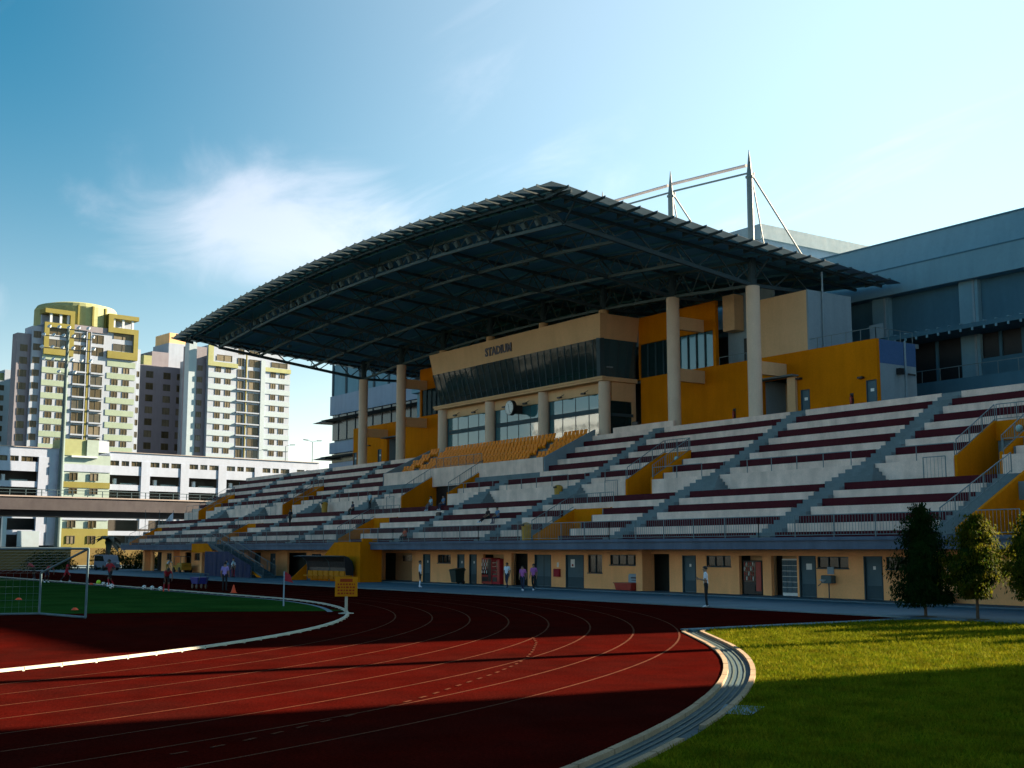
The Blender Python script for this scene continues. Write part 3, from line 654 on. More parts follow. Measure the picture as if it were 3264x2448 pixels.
# hall below the press box: beam, three glazed bays, side windows
MB().box(-101.3, -76.0, 61.75, 62.05, 14.95, 15.82).build('lintel', 'tan_wall', GS)
for x in CX[2:6]: pass
for k in range(3):
    a, c = CX[3+k]+.55, CX[2+k]-.55
    MB().box(a-.1, c+.1, 61.85, 61.9, 13.4, 13.75).build('transom', 'steel', GS)
    n = 4
    for i in range(n):
        x0, x1 = a+(c-a)*i/n+.03, a+(c-a)*(i+1)/n-.03
        for z0, z1 in ((11.3, 13.38), (13.77, 14.93)): MB().box(x0, x1, 61.86, 61.89, z0, z1).build('pane', 'glass_teal', GS)
    b = MB()
    for i in range(1, n): xx = a+(c-a)*i/n; b.box(xx-.03, xx+.03, 61.84, 61.92, 11.3, 14.93)
    b.box(a-.02, a+.04, 61.82, 61.94, 11.3, 14.93); b.box(c-.04, c+.02, 61.82, 61.94, 11.3, 14.93); b.build('window_frame', 'steel', GS)
    for i in range(2):
        s = MB(); xx = a+(c-a)*(.3+.45*i); s.bar((xx, 61.75, 15.35), (xx, 61.3, 15.1), .04); s.box(xx-.22, xx+.22, 61.15, 61.38, 14.98, 15.12); s.build('spotlight', 'black', GS)
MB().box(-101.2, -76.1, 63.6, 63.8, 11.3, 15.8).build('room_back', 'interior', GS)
b = MB(); b.box(-76.2, -75.95, 62.1, YW, 14.3, 15.82); b.box(-76.2, -75.95, 64.2, YW, 11.3, 14.3); b.build('hall_side_wall', 'tan_wall', GS)
MB().box(-76.1, -76.05, 62.1, 64.2, 11.3, 14.28).build('pane', 'glass_dark', GS)
MB().box(-76.15, -75.9, 62.1, 64.3, 13.05, 13.3).build('transom', 'steel', GS)
MB().box(-74.5, -67.5, 61.0, 61.2, 11.3, 11.9).build('parapet', 'white_paint', GS)
# STADIUM lettering on the fascia
def text_mesh(s, size, depth, shear=0, bold=0.0):
    c = bpy.data.curves.new('text', 'FONT'); c.body = s; c.size = size; c.extrude = depth; c.offset = bold; c.shear = shear; c.align_x = 'CENTER'; c.resolution_u = 2
    o = bpy.data.objects.new('text', c); COL.objects.link(o); dg = bpy.context.evaluated_depsgraph_get(); me = bpy.data.meshes.new_from_object(o.evaluated_get(dg)); bpy.data.objects.remove(o); return me
def letters(name, s, size, depth, m, loc, rot, parent, width=None, shear=0, bold=0.0):
    me = text_mesh(s, size, depth, shear, bold); me.materials.clear(); me.materials.append(MATS[m])
    o = inst(name, me, parent, Vector(loc)-(wloc(parent) if parent else Vector()), rot)
    if width:
        xs = [v.co.x for v in me.vertices]; o.scale = (width/(max(xs)-min(xs)), 1, 1)
    return o
letters('sign_lettering', 'STADIUM', 1.02, .03, 'letter', (-90.0, 60.60, 19.80), (R(97.6), 0, 0), GS, 4.25, .12, .03)
# clock
ck = tag(empty('wall_clock', (-88.2, 61.2, 14.77)), 'large round white clock on a dark bracket above the orange seats', 'clock')
def disc(b, c, r, y0, y1, n=28):
    b.prism([(c[0]+r*math.cos(2*math.pi*i/n), c[1]+r*math.sin(2*math.pi*i/n)) for i in range(n)], 1, y0, y1); return b
disc(MB(), (-88.2, 14.77), .66, 60.55, 60.9).build('case', 'black', ck); disc(MB(), (-88.2, 14.77), .60, 60.52, 60.56).build('dial', 'white_plain', ck)
b = MB(); b.bar((-88.2, 60.51, 14.77), (-88.32, 60.51, 15.12), .05, .015); b.bar((-88.2, 60.505, 14.77), (-88.12, 60.505, 14.33), .035, .015); b.build('hand', 'black', ck)
b = MB()
for i in range(12): a = i*math.pi/6; b.bar((-88.2+.48*math.sin(a), 60.515, 14.77+.48*math.cos(a)), (-88.2+.56*math.sin(a), 60.515, 14.77+.56*math.cos(a)), .035, .01)
b.build('hour_mark', 'black', ck); MB().box(-88.5, -87.9, 60.9, 61.75, 14.3, 15.0).build('bracket', 'black', ck)
# fire extinguishers, wall lamps on the yellow wall
def extinguisher(x, y, z, label):
    e = tag(empty('fire_extinguisher', (x, y, z)), label, 'fire extinguisher')
    MB().lathe([(.085, 0), (.09, .04), (.09, .42), (.05, .5), (.03, .56)], (x, y, z), 12).build('cylinder', 'red_plastic', e)
    b = MB(); b.bar((x-.1, y, z+.58), (x+.08, y, z+.6), .03); b.tube((x+.03, y-.02, z+.55), (x+.12, y-.05, z+.2), .018); b.build('nozzle', 'black', e)
    MB().box(x-.13, x+.13, y+.1, y+.12, z-.05, z+.7).build('bracket', 'door_dark', e)
extinguisher(-53.9, YW-.13, 12.05, 'fire extinguisher hung on the yellow wall beside the rightmost door'); extinguisher(-64.8, YW-.13, 12.05, 'fire extinguisher hung on the yellow wall between the two right columns')
extinguisher(-123.5, YW-.13, 12.0, 'fire extinguisher on the far yellow wall near the leftmost column')
for x, z in ((-58.35, 14.15), (-53.0, 13.6), (-121.5, 13.9)):
    MB().box(x-.2, x+.2, YW-.3, YW-.02, z, z+.13).build('wall_lamp', 'black', GS)
b = MB(); b.box(-51.75, -51.4, 66.5, 66.9, 13.9, 14.3); b.bar((-51.7, 67.6, 14.0), (-51.3, 67.9, 13.9), .12); b.build('wall_lamp', 'black', GS)
# ---------------------------------------------------------------- roof
RXL, RXR, RYF, RYR = -121.0, -56.2, 41.6, 73.2
RF = empty('roof', (0, 0, 0)); RF.parent = GS; RF.location = -wloc(GS)
BAY = 1.375
def sheet(x0, x1, y0, y1, nx, ny, dz, thick):
    b = MB(); xs = np.linspace(x0, x1, nx+1); ys = np.linspace(y0, y1, ny+1); g = lambda i, j: j*(nx+1)+i
    vs = [(x, y, roof_z(x, y)+dz) for y in ys for x in xs]; n0 = len(vs); vs += [(x, y, roof_z(x, y)+dz-thick) for y in ys for x in xs]
    fs = [(g(i,j), g(i+1,j), g(i+1,j+1), g(i,j+1)) for j in range(ny) for i in range(nx)]
    fs += [(n0+g(i,j), n0+g(i,j+1), n0+g(i+1,j+1), n0+g(i+1,j)) for j in range(ny) for i in range(nx)]
    for i in range(nx): fs += [(g(i,0), n0+g(i,0), n0+g(i+1,0), g(i+1,0)), (g(i,ny), g(i+1,ny), n0+g(i+1,ny), n0+g(i,ny))]
    for j in range(ny): fs += [(g(0,j), g(0,j+1), n0+g(0,j+1), n0+g(0,j)), (g(nx,j), n0+g(nx,j), n0+g(nx,j+1), g(nx,j+1))]
    return b.add(vs, fs)
ED = 1.15
sheet(RXL+ED, RXR-ED, RYF+ED, RYR-.4, 47, 6, 0, .10).build('deck', 'roof_deck', RF)
sheet(RXL+ED, RXR-ED, RYF+ED, RYR-.4, 47, 2, .05, .04).build('roof_sheet', 'roof_top', RF)
nb = int((RXR-RXL)/BAY); st = (RXR-RXL)/nb
for i in range(nb):                                                   # front edge: tilted sheets between fins
    x0, x1 = RXL+st*i, RXL+st*(i+1); y0, y1 = RYF, RYF+ED+.15
    z = lambda x, y: roof_z(x, y)
    b = MB(); vs = [(x0+.05, y0, z(x0,y0)-.02), (x1-.03, y0, z(x1,y0)+.06), (x1-.03, y1, z(x1,y1)+.06), (x0+.05, y1, z(x0,y1)-.02)]
    t3 = [vs[0], vs[1], vs[2]]; b.add(t3+[(a, c, d+.025) for a, c, d in t3], [(2,1,0),(3,4,5),(0,1,4,3),(1,2,5,4),(2,0,3,5)]); b.build('edge_sheet', 'edge_sheet', RF)
    b = MB(); t3 = [(vs[0][0], vs[0][1]+.06, vs[0][2]), (vs[2][0]-.04, vs[2][1], vs[2][2]), vs[3]]; b.add(t3+[(a, c, d+.03) for a, c, d in t3], [(2,1,0),(3,4,5),(0,1,4,3),(1,2,5,4),(2,0,3,5)]); b.build('edge_gusset', 'roof_deck', RF)
    b = MB(); b.add([(x0-.02, y0-.12, z(x0,y0)+.10), (x0-.02, y0-.12, z(x0,y0)-.06), (x0-.02, y1+.9, z(x0,y1)-.34), (x0-.02, y1+.9, z(x0,y1)-.02), (x0+.02, y0-.12, z(x0,y0)+.10), (x0+.02, y0-.12, z(x0,y0)-.06), (x0+.02, y1+.9, z(x0,y1)-.34), (x0+.02, y1+.9, z(x0,y1)-.02)],
                   [(0,1,2,3),(7,6,5,4),(4,5,1,0),(5,6,2,1),(6,7,3,2),(7,4,0,3)]); b.build('fin', 'steel', RF)
mb_ = int((RYR-RYF-ED)/BAY); sy = (RYR-RYF-ED)/mb_
for s in (1, -1):
    xo, xi = (RXR, RXR-ED-.1) if s == 1 else (RXL, RXL+ED+.1)
    for j in range(mb_):
        y0, y1 = RYF+ED+sy*j, RYF+ED+sy*(j+1); z = roof_z
        b = MB(); vs = [(xo, y0+.05, z(xo,y0)+.06), (xo, y1-.03, z(xo,y1)-.02), (xi, y1-.03, z(xi,y1)-.02), (xi, y0+.42, z(xi,y0)+.06)]
        b.add(vs+[(a, c, d+.025) for a, c, d in vs], [(3,2,1,0),(4,5,6,7),(0,1,5,4),(1,2,6,5),(2,3,7,6),(3,0,4,7)]); b.build('edge_sheet', 'edge_sheet', RF)
        o = s*.14; q = s*-.9
        b = MB(); b.add([(xo+o, y0-.02, z(xo,y0)+.10), (xo+o, y0-.02, z(xo,y0)-.06), (xi+q, y0-.02, z(xi,y0)-.34), (xi+q, y0-.02, z(xi,y0)-.02), (xo+o, y0+.02, z(xo,y0)+.10), (xo+o, y0+.02, z(xo,y0)-.06), (xi+q, y0+.02, z(xi,y0)-.34), (xi+q, y0+.02, z(xi,y0)-.02)],
                       [(0,1,2,3),(7,6,5,4),(4,5,1,0),(5,6,2,1),(6,7,3,2),(7,4,0,3)]); b.build('fin', 'steel', RF)
# front and gable edge beams
b = MB()
for i in range(nb): x0, x1 = RXL+st*i, RXL+st*(i+1); b.bar((x0, RYF+ED+.3, roof_z(x0, RYF+ED+.3)-.18), (x1, RYF+ED+.3, roof_z(x1, RYF+ED+.3)-.18), .12, .2)
b.build('edge_beam', 'steel', RF)
for s, x in ((1, RXR-ED-.3), (-1, RXL+ED+.3)):
    b = MB(); b.bar((x, RYF+ED, roof_z(x, RYF+ED)-.18), (x, RYR-.4, roof_z(x, RYR-.4)-.18), .14, .22); b.build('edge_beam', 'steel', RF)
# purlins under the deck
for y in np.arange(43.6, 72.5, 1.9):
    b = MB(); xs = np.linspace(RXL+1.6, RXR-1.6, 15)
    for a, c in zip(xs, xs[1:]): b.bar((a, y, roof_z(a, y)-.19), (c, y, roof_z(c, y)-.19), .1, .16)
    b.build('purlin', 'roof_deck', RF)
# rafter trusses at the columns
LY = [45.2, 49.5, 55.3, 61.6, 67.3]
def cz(x, y): return chord_z(x, y) if y <= 61.6 else chord_z(x, 61.6)+.03*(y-61.6)
for x in CX:
    b = MB(); ys = [43.2, 45.2]+list(np.arange(46.6, 61.7, 1.5))+[61.6, 63.5, 65.4, 67.3, 69.5]
    b.bar((x, 42.8, roof_z(x, 42.8)-.35), (x, 72.5, roof_z(x, 72.5)-.35), .16, .2)
    b.bar((x, 45.2, cz(x, 45.2)), (x, 61.6, cz(x, 61.6)), .24, .26); b.bar((x, 61.6, cz(x, 61.6)), (x, 67.3, cz(x, 67.3)), .2, .24)
    b.bar((x, 45.2, cz(x, 45.2)), (x, 42.9, roof_z(x, 42.9)-.3), .13)
    yy = np.arange(45.2, 67.4, 1.85)
    for k, (y0, y1) in enumerate(zip(yy, yy[1:])):
        if k % 2 == 0: b.bar((x, y0, cz(x, y0)), (x, y1, roof_z(x, y1)-.35), .09)
        else: b.bar((x, y0, roof_z(x, y0)-.35), (x, y1, cz(x, y1)), .09)
    for dx in (-1, 1): b.bar((x, 61.6, cz(x, 61.6)+.2), (x+dx*1.6, 61.6, roof_z(x+dx*1.6, 61.6)-.3), .1); b.bar((x, 45.2, cz(x, 45.2)), (x+dx*2.2, 44.4, roof_z(x+dx*2.2, 44.4)-.25), .09)
    b.build('rafter_truss', 'steel', RF)
lamp = MB().bbox(-.22, .22, -.16, .16, -.42, 0, .05); lamp.bar((0, 0, 0), (0, 0, .35), .04); lampme = lamp.mesh('floodlight', 'steel_light')
for k, y in enumerate(LY[:4]+[67.3]):
    for i in range(7):
        x0, x1 = CX[i], CX[i+1]; b = MB()
        b.bar((x0-.15, y, cz(x0, y)), (x1+.15, y, cz(x1, y)), .17, .2)
        b.bar((x0, y, roof_z(x0, y)-.36), (x1, y, roof_z(x1, y)-.36), .12, .14)
        n = 8
        for q in range(n):
            a, c = x0+(x1-x0)*q/n, x0+(x1-x0)*(q+1)/n; ta, tb = q/n, (q+1)/n
            za, zb_ = cz(x0, y)+(cz(x1, y)-cz(x0, y))*ta, cz(x0, y)+(cz(x1, y)-cz(x0, y))*tb
            if q % 2 == 0: b.bar((a, y, za), (c, y, roof_z(c, y)-.36), .06)
            else: b.bar((a, y, roof_z(a, y)-.36), (c, y, zb_), .06)
        b.build('tie_truss', 'steel_light', RF)
        if k == 0:
            for q in range(5):
                t = .14+.18*q; xx = x0+(x1-x0)*t; o = inst('floodlight', lampme, RF, (xx, y-.22, cz(x0, y)+(cz(x1, y)-cz(x0, y))*t+.62), (R(25), 0, random.uniform(-.3, .3)))
        elif k < 3:
            xx = x0+(x1-x0)*.5; inst('pendant_lamp', lampme, RF, (xx, y+1.5, roof_z(xx, y+1.5)-.9), (0, 0, 0), (1.1, 1.1, .6))
# ------------------------------------------------------------------ outside stairs, dugout, tarpaulin
st_ = tag(empty('stair_tower', (-87, 43.6, .04)), 'yellow walled staircase climbing to the front of the stand behind the dugout', 'staircase')
MB().prism([(-83.0, .04), (-83.0, 3.02), (-87.3, 3.02), (-91.5, .6), (-91.5, .04)], 1, 43.45, 43.65).build('side_wall', 'yellow_paint', st_)
MB().box(-83.2, -83.0, 43.66, 45.3, .04, 3.3).build('end_wall', 'yellow_paint', st_)
b = MB()
for i in range(14): b.box(-91.4+.32*i, -83.25, 43.66, 44.17, .04+.2*i, .04+.2*(i+1)+.004)
b.build('steps', 'concrete', st_)
dg = tag(empty('dugout_shelter', (-87.6, 42.6, .04)), 'players bench shelter with black curved roof and yellow panels beside the track', 'shelter')
prof = [(43.1, .55), (43.12, 1.1), (43.0, 1.55), (42.7, 1.85), (42.3, 1.98), (41.9, 1.95)]
b = MB()
for a, c in zip(prof, prof[1:]):
    b.add([(-91.3, a[0], a[1]), (-83.4, a[0], a[1]), (-83.4, c[0], c[1]), (-91.3, c[0], c[1]), (-91.3, a[0]+.03, a[1]+.03), (-83.4, a[0]+.03, a[1]+.03), (-83.4, c[0]+.03, c[1]+.03), (-91.3, c[0]+.03, c[1]+.03)], [(0,1,2,3),(7,6,5,4),(0,4,5,1),(2,6,7,3)])
b.build('curved_roof', 'black', dg)
for x in (-91.35, -87.4, -83.45):
    b = MB()
    for a, c in zip(prof, prof[1:]): b.bar((x, a[0], a[1]), (x, c[0], c[1]), .05)
    b.bar((x, 43.1, .04), (x, 43.1, .56), .05); b.build('frame', 'steel_light', dg)
MB().prism([(41.6, .06), (43.1, .06), (43.1, 1.35)], 0, -91.5, -91.42).build('end_panel', 'yellow_paint', dg)
MB().prism([(42.5, .55), (43.1, .55), (43.12, 1.1), (43.0, 1.55), (42.7, 1.85), (42.3, 1.98)], 0, -83.42, -83.38).build('end_panel', 'black', dg)
for i in range(8):
    x = -90.9+.93*i; b = MB(); b.bbox(x, x+.8, 42.55, 42.95, .42, .5, .02); b.bbox(x, x+.8, 42.93, 43.02, .2, .85, .02); b.build('seat', 'sign_yellow', dg)
st2 = tag(empty('steel_staircase', (-106, 45, .04)), 'grey steel staircase with handrails dropping from the far half of the stand', 'staircase')
b = MB()
for i in range(15): x = -112.5+.85*i; b.box(x, x+.87, 43.0, 44.15, 2.95-.195*(i+1), 2.95-.195*i)
b.build('steps', 'steel', st2)
for y in (42.98, 44.12):
    p0, p1 = (-112.5, y, 3.0), (-99.8, y, .1); b = MB(); b.bar(p0, p1, .08, .3); b.build('stringer', 'steel', st2)
    railing((-112.5, y, 3.0), (-99.8, y, .1), 1.0, 1.8, .25, st2, 'handrail')
MB().prism([(-117.0, 2.2), (-117.0, 3.05), (-112.9, 3.05), (-111.2, 2.2)], 1, 42.9, 42.96).build('fascia_panel', 'yellow_paint', st2)
MB().prism([(-103.9, 1.0), (-103.4, 1.0), (-100.0, .1), (-100.8, .1)], 1, 42.9, 42.94).build('fascia_panel', 'yellow_paint', st2)
tp_ = tag(empty('tarpaulin_screen', (-108, 42.6, .04)), 'dark blue tarpaulin sheet hung under the grey steel staircase', 'tarpaulin')
b = MB(); xs = np.linspace(-112.6, -101.6, 45); zt = lambda x: min(2.3, 2.95-.228*(x+112.5)+.6)
b.strip([(x, 42.62+.05*math.sin(x*5.1)+.02*math.sin(x*13), .05) for x in xs], [(x, 42.62+.03*math.sin(x*5.1+.6), zt(x)) for x in xs]); b.build('sheet', 'blue_tarp', tp_)
b = MB(); 
for x in (-112.6, -107, -101.6): b.tube((x, 42.68, .04), (x, 42.68, zt(x)+.05), .03)
b.build('pole', 'steel_light', tp_)

# ------------------------------------------------------------------ sports hall behind, grey block, rear office building
HL = tag(empty('sports_hall', (-60, 74, 0)), 'huge blue-grey clad sports hall rising behind the right end of the stand', 'hall')
HX0, HX1 = -128.0, -21.6
MB().box(HX0, HX1, 74.6, 118, 0, 21.1).build('wall', 'dark_clad', HL)
b = MB(); b.prism([(73.6, 21.1), (73.6, 23.05), (74.0, 23.12), (74.6, 25.3), (75.2, 25.62), (118, 25.62), (118, 21.1)], 0, HX0, HX1); b.build('upper_cladding', 'grey_clad', HL)
MB().box(HX0, HX1, 73.56, 73.6, 23.0, 23.1).build('cladding_joint', 'dark_clad', HL)
MB().box(HX0, HX1, 74.52, 74.58, 25.3, 25.42).build('gutter', 'dark_clad', HL)
for x in np.arange(-51.4, -128, -7.55): MB().box(x-.75, x+.75, 74.2, 74.6, 14, 21.1).build('pilaster', 'grey_clad', HL); MB().box(x+.35, x+.5, 74.12, 74.2, 14, 21.1).build('downpipe', 'grey_wall', HL)
for x in (-43.8, -36.3, -28.8): MB().box(x-.75, x+.75, 74.2, 74.6, 14, 21.1).build('pilaster', 'grey_clad', HL)
b = MB(); b.box(-58, HX1, 71.6, 74.6, 17.25, 17.55); b.build('canopy', 'dark_clad', HL)
b = MB()
for x in np.arange(-57.5, -29.5, .9): b.box(x-.06, x+.06, 71.5, 74.55, 17.55, 17.62); b.box(x-.06, x+.06, 71.52, 71.62, 17.05, 17.25)
b.build('canopy_rib', 'grey_clad', HL)
MB().box(-57.2, HX1, 74.5, 74.59, 14.05, 17.25).build('loggia_shade', 'black', HL)  # black sheet: the shade inside the loggia put in as colour
for x in (-54.3, -52.2, -49.2, -47.5, -42, -37): MB().box(x-.1, x+.1, 74.35, 74.49, 14.05, 17.25).build('loggia_post', 'dark_clad', HL)
MB().box(-52.2, HX1, 74.3, 74.49, 14.1, 15.5).build('loggia_panel', 'dark_clad', HL)
MB().box(-57.2, HX1, 72.4, 74.59, 10.5, 14.05).build('podium', 'dark_clad', HL)
b = MB(); b.bar((-57.2, 72.45, 14.9), (HX1, 72.45, 14.9), .05)
for x in np.arange(-57.2, HX1, 1.5): b.bar((x, 72.45, 14.05), (x, 72.45, 14.9), .04)
b.build('railing', 'rail', HL)
MB().box(-57.6, -56.4, 71.2, 71.25, 17.5, 18.55).build('panel', 'grey_wall', HL)
GB = tag(empty('roof_block', (-80, 86, 0)), 'dark capped concrete plant block standing behind the roof masts', 'building')
MB().box(-95, -81.2, 85, 100, 0, 31.0).build('wall', 'tan_wall', GB); MB().box(-95.6, -80.6, 84.4, 100.6, 31.9, 33.3).build('cap', 'grey_wall', GB); MB().box(-95.3, -80.9, 84.7, 100.3, 31.0, 31.9).build('band', 'hdb_white', GB)
OB = tag(empty('office_building', (-150, 80, 0)), 'grey office building with white spandrels and thin awnings behind the far end of the stand', 'building')
MB().box(-162, -118, 80.3, 96, 0, 27.5).build('wall', 'grey_wall', OB)
for z0, z1, m in ((21.9, 24.7, 'hdb_white'), (16.3, 17.9, 'hdb_white'), (13.0, 14.9, 'low_white')): MB().box(-162.6, -118, 79.8, 80.3, z0, z1).build('spandrel', m, OB)
for z0, z1 in ((24.75, 29.3),):
    MB().box(-162.0, -118, 80.0, 80.1, z0, z1).build('screen', 'grey_clad', OB)
    for x in np.arange(-162, -118, 4.2): MB().box(x-.25, x+.25, 79.85, 80.0, z0, z1+1.2).build('screen_post', 'steel', OB)
MB().box(-162, -118, 79.95, 80.25, 18.2, 21.8).build('window_band', 'window_dark', OB)
MB().box(-162, -118, 79.95, 80.25, 14.95, 16.2).build('window_band', 'window_dark', OB)
for x in np.arange(-160, -118, 2.6): MB().box(x-.06, x+.06, 79.86, 79.95, 18.2, 21.8).build('mullion', 'steel', OB)
for z in (20.95, 15.6): MB().prism([(-166.0, z), (-161.5, z+.22), (-161.5, z-.12)], 1, 78.6, 84.0).build('awning', 'steel', OB)
for z in (21.1, 15.75): MB().prism([(78.2, z), (80.2, z+.2), (80.2, z-.1)], 0, -162.5, -118).build('awning', 'steel', OB)
# neighbouring block out of view whose shadow lies across the near track
NB = tag(empty('neighbour_block', (6, 56, 0)), 'plain service building beyond the right edge of the grass, seen only by its shadow', 'building')
MB().box(-10.7, 40, 50, 64, 0, 24.5).build('wall', 'grey_wall', NB); MB().box(-10.9, 40.2, 49.8, 64.2, 24.5, 25.0).build('roof', 'concrete', NB)
# and a second, sunlit housing block behind the camera, mirrored in the hall glass
RB = tag(empty('opposite_flats', (-262, -80, 0)), 'sunlit apartment block across the field, seen only mirrored in the stand windows', 'building')
for a, c, h_ in ((-278, -243, 38), (-330, -300, 31)):
    MB().box(a, c, -92, -75, 0, h_).build('wall', 'hdb_bright', RB)
    b = MB()
    for x in np.arange(a+1, c-2, 3.1):
        for z in np.arange(2, h_-2, 2.9): b.box(x, x+1.6, -75.0, -74.93, z, z+1.5)
    tag(b.build('window_grid', 'hdb_window', RB), kind='stuff')

# ------------------------------------------------------------------ housing blocks at the left
FA = R(97); FE = Vector((math.cos(FA), math.sin(FA), 0)); FN = Vector((math.sin(FA), -math.cos(FA), 0))
class Facade:
    """local frame: u along the facade, v = out of it towards the track, z up"""
    def __init__(s, name, label, cat, d): 
        s.d = d; s.o = tag(empty(name), label, cat); base = FN*-d; s.base = base; s.o.location = base; s.o.rotation_euler = (0, 0, FA)
    # object space: x = along FE, y = FE rotated +90deg = -FN ; so depth behind facade = +y
    def box(s, name, m, u0, u1, z0, z1, v0=0., v1=.3, parent=None):
        return MB().box(u0, u1, -v1, -v0, z0, z1).build(name, m, parent or s.o, world=False)
def win_mesh(w, h, m='hdb_window'):
    b = MB(); b.mat(0); b.box(0, w, .02, .05, 0, h); b.mat(1)
    b.box(0, .07, -.04, .02, 0, h); b.box(w-.07, w, -.04, .02, 0, h); b.box(w/2-.035, w/2+.035, -.04, .02, 0, h); b.box(.07, w-.07, -.04, .02, h-.07, h)
    return b.mesh('window', [m, 'hdb_frame'])
WM = {}; wrand = random.Random(4)
def window(F, u, z, w, h, v=.0, kind='window', parent=None):
    key = (round(w, 2), round(h, 2), wrand.choice(('hdb_window', 'hdb_window', 'hdb_window', 'hdb_curtain', 'hdb_window_pale')))
    if key not in WM: WM[key] = win_mesh(w, h, key[2])
    o = inst(kind, WM[key], parent or F.o, (u, -v-.03, z)); return o
FH = 2.83
def tower(F, u0, cols, zrow, nrow, white, band, top_olive, left_side):
    """slab block facade: paired windows, balcony bays in the middle"""
    pass
# tower with the drum on its roof
TA = Facade('apartment_tower', 'pale green and white apartment tower with round rooftop drum behind the floodlight mast', 'building', 270)
TA.box('wall', 'hdb_white', 100.9, 122.9, 0, 52.4, -6, 0); TA.box('wall', 'hdb_grey_shaded', 95.6, 100.9, 0, 49.8, -4, -1.0); TA.box('wall', 'hdb_white', 98.6, 100.95, 0, 51.6, -5, -.4); TA.box('wall', 'hdb_white', 122.8, 124.0, 0, 49.0, -5, -.6)
rows = [45.95-FH*i for i in range(1, 16)]
for z in rows:
    TA.box('spandrel', 'hdb_green', 100.85, 107.0, z+1.1, z+2.35, 0, .10); TA.box('spandrel', 'hdb_green', 115.7, 122.5, z+1.15, z+2.45, 0, .10)
for i, z in enumerate(rows):
    for u in (102.0, 104.5): window(TA, u, z-.35+.0, 1.5, 1.3, .02)
    for u in (116.9, 119.6): window(TA, u, z-.25, 1.5, 1.3, .02)
    for u, w in ((107.9, 2.6), (112.0, 2.7)): window(TA, u, z-.7, w, 2.0, .02, 'balcony_window'); TA.box('balcony_edge', 'hdb_white', u-.2, u+w+.3, z-1.1, z-.75, 0, .5)
    window(TA, 122.75, z-.6, 1.1, 1.3, -.58); window(TA, 98.9, z-.1+.3, 1.5, 1.4, -.38); window(TA, 96.3, z-.1, 1.6, 1.5, -.98)
for u, z in ((98.9, 46.2), (98.9, 49.0), (96.3, 45.8)): window(TA, u, z, 1.6, 1.5, -.38 if u > 97 else -.98)
for i in range(2):
    for u, w in ((107.9, 2.6), (112.0, 2.7)): window(TA, u, 46.3+FH*i, w, 2.0, .02, 'balcony_window')
TA.box('spine', 'hdb_olive', 110.95, 111.35, 0, 51.4, 0, .25); TA.box('rib', 'hdb_white', 110.55, 110.75, 0, 51.6, 0, .3); TA.box('rib', 'hdb_white', 111.55, 111.75, 0, 51.6, 0, .3)
for a, c, dz in ((100.9, 107.6, -.6), (115.5, 122.8, 0)):
    z = 46.1+dz
    fr = TA.box('crown_frame', 'hdb_olive', a, c, z, z+1.7, 0, .5); TA.box('frame_side', 'hdb_olive', c-1.1, c, z+1.7, z+6.0, 0, .5); 
    if dz < 0: TA.box('frame_side', 'hdb_olive', a, a+1.1, z+1.7, z+6.0, 0, .5)
    TA.box('frame_top', 'hdb_olive', a, c, z+6.0, z+7.2, 0, .5); TA.box('frame_cap', 'hdb_olive', a, c, z+9.3, z+10.3, -3, .5); TA.box('frame_side', 'hdb_olive', c-1.0 if dz < 0 else a, c if dz < 0 else a+1.2, z+7.2, z+9.3, -3, .5)
    TA.box('frame_back', 'hdb_white', a+.4, c-.4, z+7.2, z+9.3, -3.2, -2.6)
    for uu in (a+1.2, a+3.4, c-1.6): TA.box('screen_post', 'hdb_bright', uu, uu+.5, z+7.2, z+9.3, -.2, .2)
    for zz in (z+1.9, z+4.6): window(TA, a+1.5 if dz == 0 else a+1.2, zz, c-a-2.8, 1.6, .02, 'balcony_window')
    TA.box('wall', 'hdb_white', a, c, 52.3, z+6.2, -6, 0)
TA.box('parapet', 'hdb_grey_shaded', 107.6, 115.5, 51.6, 52.9, 0, .2)
b = MB(); n = 40; prof = [(9.2, 0), (9.2, 4.4), (8.7, 5.2), (6.5, 5.8)]
b.lathe(prof, (111.7, 9.2, 53.0), n); o = b.build('drum', 'hdb_lime', TA.o, world=False)
b = MB()
b.lathe([(8.9, 0), (8.9, .5)], (111.7, 9.2, 52.6), n); b.build('drum_ring', 'hdb_bright', TA.o, world=False)
for a in (-1.9, -1.55, -1.2): b = MB(); b.box(111.7+9.25*math.cos(a)-.2, 111.7+9.25*math.cos(a)+.2, 9.2+9.25*math.sin(a)-.2, 9.2+9.25*math.sin(a)+.2, 53, 57.6); b.build('drum_pilaster', 'hdb_olive', TA.o, world=False)
# shaded link block
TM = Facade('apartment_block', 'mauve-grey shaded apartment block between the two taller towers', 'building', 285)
TM.box('wall', 'hdb_grey_shaded', 128.0, 147, 0, 47.9, -14, 0); TM.box('stair_core', 'hdb_grey_shaded', 134.5, 139, 47.9, 51.8, -12, -2); TM.box('roof_hut', 'hdb_lime', 132.4, 134.5, 47.9, 50.6, -10, -2)
TM.box('roof_wall', 'hdb_white', 139.4, 147, 47.9, 54.6, -12, -3); TM.box('roof_cap', 'tan_wall', 140, 146.5, 54.6, 57.4, -12, -4)
for i in range(15):
    for u in (132.2, 136.8, 140.4, 128.6): window(TM, u, 44.75-2.95*i, 1.9, 1.65, .02)
